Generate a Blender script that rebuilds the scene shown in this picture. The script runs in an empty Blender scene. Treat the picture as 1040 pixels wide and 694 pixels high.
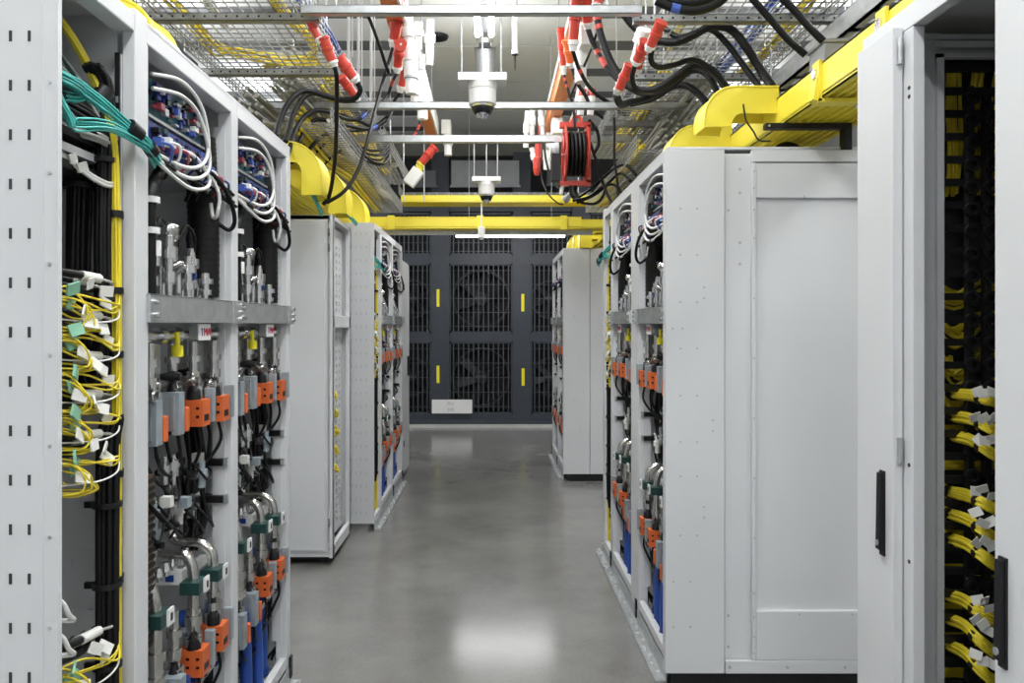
import bpy, math, random
from mathutils import Vector, Matrix

random.seed(7)
SC = bpy.context.scene
COL = SC.collection
R = math.radians

# ------------------------------------------------------------------ camera
F, VPX, VPY, EYE = 760.0, 500.0, 330.0, 1.52
cam = bpy.data.objects.new('camera', bpy.data.cameras.new('camera'))
COL.objects.link(cam)
cam.location = (0, 0, EYE)
cam.rotation_euler = (R(90), 0, 0)
cam.data.sensor_width = 36
cam.data.lens = F / 1040 * 36
cam.data.shift_x = (520 - VPX) / 1040
cam.data.shift_y = -(347 - VPY) / 1040
cam.data.clip_start = 0.05
SC.camera = cam

# ------------------------------------------------------------------ world and exposure
w = bpy.data.worlds.new('world'); SC.world = w
w.use_nodes = True
w.node_tree.nodes['Background'].inputs[0].default_value = (0.9, 0.95, 1, 1)
w.node_tree.nodes['Background'].inputs[1].default_value = 0.3
vs = SC.view_settings
vs.view_transform = 'Standard'; vs.look = 'None'; vs.gamma = 1; vs.use_curve_mapping = False
vs.exposure = -0.09
SC.cycles.max_bounces = 8
SC.cycles.diffuse_bounces = 5
SC.cycles.glossy_bounces = 4
SC.cycles.use_denoising = True
TUBE = 14.0          # brightness of a fluorescent tube
CEIL_FILL = 34.0       # watts of the fill lamp added to brighten the ceiling
LAMP = 36.0          # watts of the light each luminaire throws downwards


def at(u, v, y):
    """the point of the place that lies y metres down the aisle on the line of sight through pixel u, v"""
    return Vector(((u - VPX) / F * y, y, EYE + (VPY - v) / F * y))


# ------------------------------------------------------------------ materials
MATS = {}
def mat(name, col, rough=0.5, metal=0.0, var=0.06, scale=8.0, emit=0.0, spec=0.5, trans=0.0, stretch=None, bump=0.0):
    if name in MATS: return MATS[name]
    m = bpy.data.materials.new(name); m.use_nodes = True
    nt = m.node_tree; b = nt.nodes['Principled BSDF']
    b.inputs['Roughness'].default_value = rough
    b.inputs['Metallic'].default_value = metal
    b.inputs['Specular IOR Level'].default_value = spec
    b.inputs['Transmission Weight'].default_value = trans
    if var > 0:
        tc = nt.nodes.new('ShaderNodeTexCoord'); mp = nt.nodes.new('ShaderNodeMapping')
        nz = nt.nodes.new('ShaderNodeTexNoise'); cr = nt.nodes.new('ShaderNodeValToRGB')
        nz.inputs['Scale'].default_value = scale; nz.inputs['Detail'].default_value = 4
        if stretch: mp.inputs['Scale'].default_value = stretch
        cr.color_ramp.elements[0].position = 0.3; cr.color_ramp.elements[1].position = 0.7
        cr.color_ramp.elements[0].color = tuple(max(0, c * (1 - var)) for c in col) + (1,)
        cr.color_ramp.elements[1].color = tuple(min(1, c * (1 + var)) for c in col) + (1,)
        nt.links.new(tc.outputs['Object'], mp.inputs[0]); nt.links.new(mp.outputs[0], nz.inputs[0])
        nt.links.new(nz.outputs[0], cr.inputs[0]); nt.links.new(cr.outputs[0], b.inputs['Base Color'])
        if bump:
            bp = nt.nodes.new('ShaderNodeBump'); bp.inputs['Strength'].default_value = bump
            bp.inputs['Distance'].default_value = 0.002
            nt.links.new(nz.outputs[0], bp.inputs['Height']); nt.links.new(bp.outputs[0], b.inputs['Normal'])
    else:
        b.inputs['Base Color'].default_value = tuple(col) + (1,)
    if emit:
        b.inputs['Emission Color'].default_value = tuple(col) + (1,)
        b.inputs['Emission Strength'].default_value = emit
    MATS[name] = m
    return m

WHITE = mat('white_powder_coat', (.62, .63, .645), .42, var=.015, scale=3)
WHITE2 = mat('white_plastic', (.78, .78, .77), .4, var=.02)
GREYP = mat('grey_paint', (.42, .43, .44), .5, var=.04)
GALV = mat('galvanised_steel', (.50, .52, .53), .42, .75, var=.12, scale=25)
GALVD = mat('dull_galvanised_steel', (.33, .34, .34), .5, .6, var=.15, scale=25)
STEEL = mat('stainless_steel', (.62, .61, .58), .22, 1.0, var=.06)
CHROME = mat('bright_fittings', (.72, .72, .72), .16, 1.0, var=.1, scale=30)
ZINC = mat('zinc_bolts', (.72, .73, .74), .35, .3, var=.05)
BLACK = mat('black_rubber', (.005, .005, .0055), .5, var=.2, spec=.3)
BLACKP = mat('black_plastic', (.009, .009, .010), .42, var=.1, spec=.35)
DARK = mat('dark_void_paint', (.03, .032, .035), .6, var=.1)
ORANGE = mat('orange_plastic', (.62, .125, .03), .42, var=.08)
ORPAINT = mat('orange_busbar_paint', (.72, .22, .07), .45, var=.04)
RED = mat('red_plastic', (.52, .048, .03), .38, var=.06)
REDCAB = mat('red_marker_tape', (.55, .06, .04), .5, var=.06)
YELLOW = mat('yellow_plastic', (.86, .72, .06), .38, var=.03, scale=3)
YCABLE = mat('yellow_fibre_jacket', (.74, .60, .03), .45, var=.12, scale=20)
YTAPE = mat('yellow_tape', (.85, .75, .02), .4, var=.03)
TEAL = mat('teal_fibre_jacket', (.06, .42, .38), .4, var=.15, scale=20)
WCABLE = mat('white_cable_jacket', (.68, .68, .66), .4, var=.04)
GCABLE = mat('grey_cable_jacket', (.42, .42, .39), .45, var=.15)
BCABLE = mat('blue_cable_jacket', (.05, .10, .38), .4, var=.1)
BLUE = mat('blue_hose', (.015, .065, .32), .4, var=.1)
GREENT = mat('pale_green_tag', (.25, .52, .36), .5, var=.08)
WTAG = mat('white_paper_tag', (.70, .70, .66), .55, var=.06)
GBOX = mat('blue_grey_housing', (.30, .35, .38), .35, .2, var=.15, scale=18)
DGREEN = mat('dark_green_rubber', (.01, .045, .04), .5, var=.1)
BROWN = mat('brown_strip', (.16, .10, .06), .5, var=.2)
PCB1 = mat('blue_circuit_board', (.015, .035, .17), .35, var=.4, scale=40)
PCB2 = mat('teal_circuit_board', (.008, .075, .10), .35, var=.4, scale=40)
PINK = mat('dull_red_part', (.35, .06, .08), .4, var=.2)
LENS = mat('dark_dome_glass', (.01, .01, .012), .08, var=0)
CHAR = mat('charcoal_paint', (.036, .043, .056), .42, var=.08)
CHARG = mat('charcoal_slats', (.085, .092, .105), .38, .3, var=.1)
GRILLD = mat('dark_mesh_behind', (.012, .013, .015), .6, var=.3, scale=60)
FANM = mat('fan_black', (.016, .018, .021), .5, var=.1)
LHOUSE = mat('luminaire_grey', (.10, .105, .11), .5, var=.03)
TUBEM = mat('lit_tube', (1, 1, 1), .4, var=0, emit=TUBE)
INK = mat('grey_ink', (.42, .43, .45), .6, var=0)
INKR = mat('red_ink', (.55, .03, .05), .5, var=0)
INKB = mat('blue_ink', (.05, .08, .45), .5, var=0)
CEIL = mat('ceiling_tile', (.80, .81, .80), .8, var=.02)
CEILG = mat('ceiling_centre_sheet', (.74, .75, .73), .7, var=.02)
CEILD = mat('ceiling_slot', (.16, .165, .17), .7, var=.05)
WALLM = mat('light_wall_paint', (.55, .56, .57), .7, var=.03)


# ------------------------------------------------------------------ mesh building
def spline(pts, k=6):
    P = [Vector(p) for p in pts]
    if len(P) < 3: return P
    out = []
    for i in range(len(P) - 1):
        p0 = P[i - 1] if i > 0 else P[0] * 2 - P[1]
        p1, p2 = P[i], P[i + 1]
        p3 = P[i + 2] if i + 2 < len(P) else P[-1] * 2 - P[-2]
        for j in range(k):
            t = j / k
            out.append(0.5 * ((2 * p1) + (p2 - p0) * t + (2 * p0 - 5 * p1 + 4 * p2 - p3) * t * t + (3 * p1 - p0 - 3 * p2 + p3) * t ** 3))
    out.append(P[-1])
    return out


class MB:
    """collects solids; build() links them as ONE mesh object. s mirrors x (racks on the two sides of the aisle)"""
    def __init__(self, s=1):
        self.v, self.f, self.m, self.sm, self.s, self.mi = [], [], [], [], s, 0

    def use(self, i): self.mi = i; return self

    def add(self, vs, fs, smooth=False):
        o = len(self.v)
        for p in vs: self.v.append((p[0] * self.s, p[1], p[2]))
        for f in fs:
            f = [i + o for i in f]
            if self.s < 0: f.reverse()
            self.f.append(f); self.m.append(self.mi); self.sm.append(smooth)
        return self

    def box(self, x0, x1, y0, y1, z0, z1):
        x0, x1 = min(x0, x1), max(x0, x1); y0, y1 = min(y0, y1), max(y0, y1); z0, z1 = min(z0, z1), max(z0, z1)
        v = [(x0, y0, z0), (x1, y0, z0), (x1, y1, z0), (x0, y1, z0), (x0, y0, z1), (x1, y0, z1), (x1, y1, z1), (x0, y1, z1)]
        return self.add(v, [(0, 3, 2, 1), (4, 5, 6, 7), (0, 1, 5, 4), (1, 2, 6, 5), (2, 3, 7, 6), (3, 0, 4, 7)])

    def obox(self, c, size, rot=(0, 0, 0)):
        M = (Matrix.Rotation(rot[2], 4, 'Z') @ Matrix.Rotation(rot[1], 4, 'Y') @ Matrix.Rotation(rot[0], 4, 'X'))
        c = Vector(c); hx, hy, hz = size[0] / 2, size[1] / 2, size[2] / 2
        v = [c + M @ Vector((a * hx, b * hy, d * hz)) for d in (-1, 1) for a, b in ((-1, -1), (1, -1), (1, 1), (-1, 1))]
        return self.add(v, [(0, 3, 2, 1), (4, 5, 6, 7), (0, 1, 5, 4), (1, 2, 6, 5), (2, 3, 7, 6), (3, 0, 4, 7)])

    def bar(self, p0, p1, a, b=None):
        """a bar of square section between two points"""
        return self.tube([p0, p1], a * .7071, 4, raw=True, smooth=False)

    def tube(self, pts, r, n=8, k=5, raw=False, smooth=True, caps=True):
        P = [Vector(p) for p in pts] if raw else spline(pts, k)
        N = len(P)
        rr = r if callable(r) else (lambda t: r)
        T = []
        for i in range(N):
            d = P[min(i + 1, N - 1)] - P[max(i - 1, 0)]
            T.append(d.normalized() if d.length > 1e-9 else Vector((0, 0, 1)))
        up = Vector((0, 0, 1)) if abs(T[0].z) < .9 else Vector((1, 0, 0))
        a = T[0].cross(up).normalized()
        vs, fs = [], []
        for i in range(N):
            a = (a - T[i] * a.dot(T[i])).normalized()
            b = T[i].cross(a)
            q = rr(i / max(1, N - 1))
            for j in range(n):
                th = 2 * math.pi * (j + .5) / n
                vs.append(P[i] + a * (q * math.cos(th)) + b * (q * math.sin(th)))
        for i in range(N - 1):
            for j in range(n):
                fs.append((i * n + j, i * n + (j + 1) % n, (i + 1) * n + (j + 1) % n, (i + 1) * n + j))
        self.add(vs, fs, smooth)
        if caps:
            self.add(vs[:n], [tuple(range(n))[::-1]]); self.add(vs[-n:], [tuple(range(n))])
        return self

    def cyl(self, p0, p1, r, r1=None, n=14):
        r1 = r if r1 is None else r1
        return self.tube([p0, p1], lambda t: r + (r1 - r) * t, n, raw=True)

    def turned(self, p0, p1, prof, n=16):
        """a turned solid along p0-p1; prof = list of (t, radius)"""
        p0, p1 = Vector(p0), Vector(p1); d = p1 - p0
        for (t0, r0), (t1, r1) in zip(prof, prof[1:]):
            if abs(t1 - t0) < 1e-6: continue
            self.cyl(p0 + d * t0, p0 + d * t1, r0, r1, n)
        return self

    def ball(self, c, r, n=10, sx=1, sy=1, sz=1, half=False):
        vs, fs = [], []
        m = n // 2
        c = Vector(c)
        for i in range(m + 1):
            th = math.pi * i / m if not half else math.pi / 2 + math.pi / 2 * i / m
            for j in range(n):
                ph = 2 * math.pi * j / n
                vs.append(c + Vector((r * sx * math.sin(th) * math.cos(ph), r * sy * math.sin(th) * math.sin(ph), r * sz * math.cos(th))))
        for i in range(m):
            for j in range(n):
                fs.append((i * n + j, (i + 1) * n + j, (i + 1) * n + (j + 1) % n, i * n + (j + 1) % n))
        return self.add(vs, fs, True)

    def prism(self, poly, axis, a, b):
        """extrude a 2D outline along an axis: 'y' -> outline in x,z ; 'x' -> outline in y,z ; 'z' -> outline in x,y"""
        def P(p, t):
            if axis == 'y': return (p[0], t, p[1])
            if axis == 'x': return (t, p[0], p[1])
            return (p[0], p[1], t)
        n = len(poly)
        vs = [P(p, a) for p in poly] + [P(p, b) for p in poly]
        fs = [tuple(range(n)), tuple(range(n, 2 * n))[::-1]] + [(i, i + n, (i + 1) % n + n, (i + 1) % n) for i in range(n)]
        return self.add(vs, fs)

    def ring(self, c, axis, r0, r1, h, n=32):
        """a flat ring (annulus) of depth h along axis 'y'"""
        c = Vector(c); vs, fs = [], []
        for j in range(n):
            th = 2 * math.pi * j / n
            for r, y in ((r0, 0), (r1, 0), (r1, h), (r0, h)):
                d = Vector((r * math.cos(th), y, r * math.sin(th))) if axis == 'y' else Vector((y, r * math.cos(th), r * math.sin(th)))
                vs.append(c + d)
        for j in range(n):
            k = (j + 1) % n
            for q in range(4):
                fs.append((j * 4 + q, j * 4 + (q + 1) % 4, k * 4 + (q + 1) % 4, k * 4 + q))
        return self.add(vs, fs)

    def text(self, s, size, origin, ux, uz, depth=.0006):
        """raised lettering; ux, uz = directions of writing and of up"""
        cu = bpy.data.curves.new('lettering', 'FONT'); cu.body = s; cu.size = size; cu.align_x = 'CENTER'; cu.align_y = 'CENTER'
        cu.extrude = depth; cu.resolution_u = 3
        o = bpy.data.objects.new('lettering', cu); COL.objects.link(o)
        dg = bpy.context.evaluated_depsgraph_get()
        me = bpy.data.meshes.new_from_object(o.evaluated_get(dg))
        ux, uz, og = Vector(ux), Vector(uz), Vector(origin); un = ux.cross(uz)
        self.add([og + ux * q.co.x + uz * q.co.y + un * q.co.z for q in me.vertices], [tuple(p.vertices) for p in me.polygons])
        bpy.data.objects.remove(o); bpy.data.curves.remove(cu); bpy.data.meshes.remove(me)
        return self

    def build(self, name, mats, parent=None, bevel=0.0, label=None):
        me = bpy.data.meshes.new(name)
        me.from_pydata([tuple(v) for v in self.v], [], self.f)
        mats = mats if isinstance(mats, (list, tuple)) else [mats]
        for m in mats: me.materials.append(m)
        me.polygons.foreach_set('material_index', self.m)
        me.polygons.foreach_set('use_smooth', self.sm)
        me.update()
        o = bpy.data.objects.new(name, me); COL.objects.link(o)
        if parent: o.parent = parent
        if label: o['label'] = label
        if bevel:
            b = o.modifiers.new('edge', 'BEVEL'); b.width = bevel; b.segments = 2; b.limit_method = 'ANGLE'; b.angle_limit = R(40)
        return o


def tag(o, label, cat, group=None, kind=None):
    if label: o['label'] = label
    if cat: o['category'] = cat
    if group: o['group'] = group
    if kind: o['kind'] = kind
    return o


def thing(name, label, cat, loc=(0, 0, 0), group=None):
    o = bpy.data.objects.new(name, None); COL.objects.link(o)
    o.location = loc; o.empty_display_size = .1
    return tag(o, label, cat, group)


def structure(mb, name, m):
    o = mb.build(name, m); o['kind'] = 'structure'
    return o


def copy_tree(o, parent=None):
    c = o.copy(); COL.objects.link(c)
    if parent: c.parent = parent
    for ch in list(o.children): copy_tree(ch, c)
    return c


def cable(pts, r, m, name, label, cat, group=None, n=8, bands=None):
    """one cable as a thing; bands = [(t0, t1, material)] are coloured marker tapes around it"""
    mb = MB()
    mb.tube(pts, r, n)
    mats = [m]
    if bands:
        P = spline(pts, 5)
        for t0, t1, bm in bands:
            mats.append(bm); mb.use(len(mats) - 1)
            i0, i1 = int(t0 * (len(P) - 1)), max(int(t0 * (len(P) - 1)) + 1, int(t1 * (len(P) - 1)))
            mb.tube(P[i0:i1 + 1], r * 1.12, n, raw=True)
    return tag(mb.build(name, mats), label, cat, group)


def bundle(pts, count, spread, r, m, seed=1, mb=None, n=6, k=5, wob=.3):
    """a bundle of parallel strands along a path (one mesh)"""
    rnd = random.Random(seed)
    mb = mb or MB()
    P = [Vector(p) for p in pts]
    for i in range(count):
        a, q = 2.4 * i, spread * math.sqrt((i + .3) / count)
        off = Vector((q * math.cos(a), q * math.sin(a), 0))
        off2 = Vector((q * math.cos(a) * .6, q * math.sin(a) * .3, q * math.sin(a)))
        L = []
        for j, p in enumerate(P):
            d = (P[min(j + 1, len(P) - 1)] - P[max(j - 1, 0)]).normalized()
            o = off if abs(d.z) > .7 else off2
            L.append(p + o + Vector([rnd.uniform(-1, 1) * spread * wob for _ in range(3)]))
        mb.tube(L, r, n, k)
    return mb

# ================================================================== the setting
def floor_material():
    m = bpy.data.materials.new('polished_concrete'); m.use_nodes = True
    nt = m.node_tree; b = nt.nodes['Principled BSDF']; L = nt.links
    tc = nt.nodes.new('ShaderNodeTexCoord')
    n1 = nt.nodes.new('ShaderNodeTexNoise'); n1.inputs['Scale'].default_value = 1.5; n1.inputs['Detail'].default_value = 7
    n1.inputs['Roughness'].default_value = .62
    n2 = nt.nodes.new('ShaderNodeTexNoise'); n2.inputs['Scale'].default_value = 60; n2.inputs['Detail'].default_value = 3
    for n in (n1, n2): L.new(tc.outputs['Object'], n.inputs[0])
    mx = nt.nodes.new('ShaderNodeMix'); mx.data_type = 'FLOAT'; mx.inputs[0].default_value = .22
    L.new(n1.outputs[0], mx.inputs[2]); L.new(n2.outputs[0], mx.inputs[3])
    cr = nt.nodes.new('ShaderNodeValToRGB')
    cr.color_ramp.elements[0].position = .32; cr.color_ramp.elements[0].color = (.148, .147, .138, 1)
    cr.color_ramp.elements[1].position = .68; cr.color_ramp.elements[1].color = (.250, .248, .235, 1)
    L.new(mx.outputs[0], cr.inputs[0]); L.new(cr.outputs[0], b.inputs['Base Color'])
    rr = nt.nodes.new('ShaderNodeMapRange'); rr.inputs[3].default_value = .12; rr.inputs[4].default_value = .22
    L.new(n1.outputs[0], rr.inputs[0]); L.new(rr.outputs[0], b.inputs['Roughness'])
    b.inputs['Specular IOR Level'].default_value = .75
    return m
m = MB(); m.box(-5, 5, -4, 12, -.12, 0); structure(m, 'floor', floor_material())
m = MB(); m.box(-5.1, -5, -4, 12, 0, 4.6); structure(m, 'wall_left', WALLM)
m = MB(); m.box(5, 5.1, -4, 12, 0, 4.6); structure(m, 'wall_right', WALLM)
m = MB(); m.box(-5.1, 5.1, -4.1, -4, 0, 4.6); structure(m, 'wall_front', WALLM)
m = MB(); m.box(-5.1, 5.1, 12, 12.1, 0, 4.6); structure(m, 'wall_back', DARK)
# ceiling: a grey sheet over the aisle, pale strips with dark slots between them on both sides
m = MB(); m.box(-5.1, 5.1, -4.1, 12.1, 4.508, 4.7)
m.use(1)
for sx in (-1, 1):
    y = -3.75
    while y < 11.9:
        m.box(sx * .98, sx * 5, y, y + .55, 4.50, 4.508); y += .85
m.use(2)
y = -4.0
while y < 11.9:
    m.box(-.98, .98, y, y + 1.17, 4.495, 4.508); y += 1.2
structure(m, 'ceiling', [CEILD, CEIL, CEILG])
m = MB(); m.box(-5, 5, 11.78, 11.98, 4.18, 4.48); structure(m, 'trim_1', mat('olive_grey_beam', (.23, .23, .20), .6))
m = MB(); m.box(-5, 5, 11.02, 11.30, 0, .035); structure(m, 'trim_2', mat('pale_kerb', (.46, .46, .44), .6))

# the fan wall at the end of the aisle: posts, rails, grilles with a fan behind each
FW = 11.2
pxs = [-2.55, -1.66, -.78, .44, 1.32, 2.2]
m = MB()
for x in pxs: m.box(x - .13, x + .13, FW - .03, FW + .16, .05, 4.1)
for z in (.12, 1.33, 2.5, 3.28): m.box(-2.7, 2.35, FW - .01, FW + .12, z - .065, z + .065)
m.box(-2.7, 2.35, FW - .04, FW + .16, .03, .10)
structure(m, 'trim_3', CHAR)
for i, (xa, xb) in enumerate(zip(pxs, pxs[1:])):
    for k, (z0, z1) in enumerate(((.18, 1.27), (1.39, 2.44), (2.56, 3.2))):
        x0, x1 = xa + .13, xb - .13
        col = ['outermost left', 'left', 'wide middle', 'right', 'outermost right'][i]
        row = ['bottom', 'middle', 'top'][k]
        fp = thing('fan_panel', f'charcoal slatted panel of the end wall, {row} row, {col} column', 'fan panel', ((x0 + x1) / 2, FW, z0), 'slatted fan panels of the end wall')
        hw, h = (x1 - x0) / 2, z1 - z0
        m = MB()
        for a, b, c, d in ((-hw, -hw + .03, 0, h), (hw - .03, hw, 0, h), (-hw, hw, 0, .03), (-hw, hw, h - .03, h)): m.box(a, b, 0, .06, c, d)
        m.build('panel_frame', CHAR, fp)
        m = MB(); n = int(2 * hw / .075)
        for j in range(n):
            x = -hw + .03 + (2 * hw - .06) * (j + .5) / n
            m.box(x - .007, x + .007, .01, .045, .03, h - .03)
        nz = 5
        for j in range(nz): m.box(-hw + .03, hw - .03, .03, .04, h * (j + .5) / nz - .004, h * (j + .5) / nz + .004)
        m.build('slat_grille', CHARG, fp)
        m = MB(); m.box(-hw + .02, hw - .02, .40, .42, .02, h - .02); m.build('rear_mesh', GRILLD, fp)
        if k < 2 and hw > .25:
            fr = min(hw, h / 2) * .86
            m = MB(); m.ring((0, .1, h / 2), 'y', fr, fr + .03, .16, 40); f = m.build('fan_ring', FANM, fp)
            m = MB(); m.cyl((0, .12, h / 2), (0, .24, h / 2), fr * .24, n=20); m.use(1); m.box(-.09, .07, .112, .12, h / 2 - .012, h / 2 + .025)
            m.build('fan_hub', [FANM, CHARG], f)
            for q in range(6):
                a = q * math.pi / 3 + .3
                m = MB(); m.obox((math.cos(a) * fr * .6, .18, h / 2 + math.sin(a) * fr * .6), (fr * .74, .02, fr * .34), (R(28), -a, 0))
                m.build('fan_blade', FANM, f)
for x, z, nm in ((-.81, 1.92, 'upper left'), (.455, 1.85, 'upper right'), (-.81, .78, 'lower left'), (.46, .74, 'lower right')):
    m = MB(); m.box(x - .022, x + .022, FW - .036, FW - .03, z - .13, z + .13)
    tag(m.build('marker_strip', YTAPE), f'short bright yellow strip on the dark end wall, the {nm} one', 'marker strip', 'yellow strips on the end wall')
sg = thing('sign', 'white sign with two grey lines fixed low on the dark end wall', 'sign', (-.60, FW - .065, .18))
m = MB(); m.box(-.30, .30, 0, .008, .02, .225); m.use(1)
m.text('RU', .075, (-.02, -.001, .165), (1, 0, 0), (0, 0, 1)); m.text('200', .075, (-.02, -.001, .075), (1, 0, 0), (0, 0, 1))
m.build('sign_board', [WHITE2, INK], sg)
m = MB()
for x in (-.2, .2): m.box(x - .015, x + .015, .008, .072, .1, .14)
m.build('sign_bracket', CHAR, sg)
for x0, x1, z0, z1, l in ((-.61, .40, 3.60, 3.97, 'pale grey panel high on the end wall behind the second dome camera'),
                          (-1.12, -.84, 3.60, 3.82, 'dim grey narrow panel high on the end wall left of the pale one'),
                          (.82, 1.32, 3.62, 3.9, 'dim grey narrow panel high on the end wall right of the pale one')):
    m = MB(); m.box(x0, x1, FW - .05, FW + .0, z0, z1); m.box(x0 - .02, x1 + .02, FW - .06, FW - .045, z0 - .03, z0)
    tag(m.build('wall_panel', mat('pale_panel', (.36, .37, .39), .5) if x0 < -.3 and x1 > 0 else mat('dim_panel', (.13, .135, .145), .5)), l, 'panel')

# ================================================================== luminaires
def luminaire(loc, along, L, label, n=2, power=LAMP, trunk=None):
    t = thing('strip_light', label, 'strip light', loc, 'fluorescent strip lights under the ceiling')
    def q(a, b, z): return (b, a, z) if along == 'y' else (a, b, z)
    m = MB(); h = L / 2
    if along == 'y': m.box(-.05, .05, -h, h, .04, .1); m.box(-.085, .085, -h, h, .035, .045)
    else: m.box(-h, h, -.05, .05, .04, .1); m.box(-h, h, -.085, .085, .035, .045)
    m.build('light_housing', LHOUSE, t)
    for k in range(n):
        o = (k - (n - 1) / 2) * .105
        m = MB(); m.cyl(q(-h + .03, o, .008), q(h - .03, o, .008), .022 if along == 'y' else .045, n=12); m.build('tube_lamp', TUBEM, t)
    for e in (-1, 1):
        a, b = q(e * (h - .2), 0, .1), q(e * (h - .2), 0, 4.506 - loc[2])
        m = MB(); m.cyl(a, b, .005, n=6); m.build('hanger_rod', GALV, t)
    ld = bpy.data.lights.new('lamp_light', 'AREA'); ld.shape = 'RECTANGLE'
    ld.size, ld.size_y = (.16, L * .95) if along == 'y' else (L * .95, .16)
    ld.energy = power; ld.color = (.975, .99, 1)
    lo = bpy.data.objects.new('lamp_light', ld); COL.objects.link(lo); lo.parent = t; lo.location = (0, 0, -.012)
    if along == 'y':
        lu = bpy.data.lights.new('ceiling_fill', 'AREA'); lu.shape = 'RECTANGLE'; lu.size, lu.size_y = .16, L * .95  # added upward fill above the housing, only to brighten the ceiling
        lu.energy = CEIL_FILL * (.55 if abs(loc[0]) > 1 else 1.1); lu.color = (.975, .99, 1)
        lo = bpy.data.objects.new('ceiling_fill', lu); COL.objects.link(lo); lo.parent = t; lo.location = (0, 0, .105); lo.rotation_euler = (math.pi, 0, 0)
    return t
LZ = 3.75
for y, l in ((-2.6, 'twin tube strip light over the aisle, behind the camera'), (-.9, 'twin tube strip light over the aisle, above the camera'),
             (1.0, 'twin tube strip light over the aisle, just ahead of the camera'), (3.0, 'twin tube strip light over the aisle, before the first dome camera'),
             (5.15, 'bright twin tube strip light above the first dome camera')):
    luminaire((-.06, y, LZ), 'y', 1.3, l)
luminaire((-.06, 6.65, LZ - .03), 'y', 1.2, 'single tube strip light hanging directly over the first dome camera', n=1)
luminaire((.235, 9.8, 2.70), 'x', 1.48, 'bright single tube strip light hanging crossways below the yellow beam', n=1, power=LAMP * .8)
for sx, sd in ((-1, 'left'), (1, 'right')):  # side rows of strip lights added for ambient light
    for y, l in ((-1.5, 'nearest'), (1.2, 'second'), (3.9, 'third'), (6.6, 'fourth'), (9.3, 'farthest')):
        luminaire((sx * 2.9, y, 3.95), 'y', 1.3, f'twin tube strip light over the {sd} racks, the {l} of its line', power=LAMP * 1.1)

# light trunking rail over the aisle
m = MB(); m.box(-.13, .01, 5.9, 6.0, LZ + .035, LZ + .09); m.box(-.11, -.01, 4.4, 7.4, LZ + .10, LZ + .14)
tag(m.build('trunking_rail', GALV), 'grey trunking rail above the strip lights in the middle of the aisle', 'rail')


# ================================================================== racks
H = 2.27
def screws(pts, r, parent, face, ms=GREYP, name='screw'):
    """screw heads on a face looking towards -y at y = face"""
    for x, z in pts:
        m = MB(); m.cyl((x, face - .003, z), (x, face + .002, z), r, n=8); m.build(name, ms, parent)




def valve(root, s, d, y, ztop, zact, big, cable_to):
    """one valve line: stub pipe, body, blue-grey housing and orange actuator with its leads"""
    m = MB(s)
    m.turned((d, y, ztop), (d, y, zact + .10), [(0, .013), (.3, .013), (.3, .022), (.42, .022), (.42, .014), (.62, .014), (.62, .021), (.8, .021), (.8, .016), (1, .016)], 12)
    m.box(d - .02, d + .02, y - .02, y + .02, zact + .05, zact + .11)
    v = m.build('valve', STEEL, root)
    m = MB(s)
    if big:   # housing behind and inside, orange towards the aisle end
        m.box(d + .015, d + .085, y + .012, y + .05, zact - .01, zact + .11)
        m.box(d - .045, d - .015, y + .045, y + .065, zact - .005, zact + .10)
    else:
        m.box(d - .04, d + .045, y - .05, y - .012, zact - .02, zact + .10)
        m.use(1); m.box(d - .028, d - .016, y - .053, y - .05, zact - .005, zact + .09); m.box(d + .01, d + .022, y - .053, y - .05, zact - .005, zact + .09)
        m.use(2); m.box(d - .02, d + .03, y - .052, y - .05, zact - .018, zact - .008); m.use(0)
    m.build('housing', [GBOX, GALV, BLACKP], v, bevel=.003)
    m = MB(s)
    if big: m.box(d - .04, d + .04, y - .03, y + .03, zact - .01, zact + .07)
    else: m.box(d - .046, d + .03, y - .011, y + .012, zact - .015, zact + .055)
    m.use(1)
    if big:
        for a, b in ((-.025, .045), (.005, .045), (-.025, .02), (.005, .02)): m.box(d + a - .005, d + a + .005, y - .0315, y - .03, zact + b - .004, zact + b + .004)
        m.box(d - .041, d - .04, y - .018, y + .018, zact + .005, zact + .025)
    m.build('actuator', [ORANGE, BLACKP], v, bevel=.004)
    m = MB(s); m.turned((d - .005, y - .01, zact + .07), (d - .005, y - .01, zact + .155), [(0, .022), (.3, .019), (.6, .010), (1, .009)], 10)
    m.build('actuator_cap', BLACKP, v)
    for k in range(2):
        e = (k - .5) * .035
        m = MB(s)
        (cd, cy, cz) = cable_to
        m.tube([(d + e, y - .01, zact - .005), (d + e - .005, y, zact - .07), (d + e * .5 + (cd - d) * .3, y + (cy - y) * .35, zact - .13 - .03 * k), (cd + e * .5, cy - .02 - .01 * k, cz + .05), (cd + e * .4, cy - .02, cz - .06)], .0052, 6)
        m.build('power_lead', BLACK, v)


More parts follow.
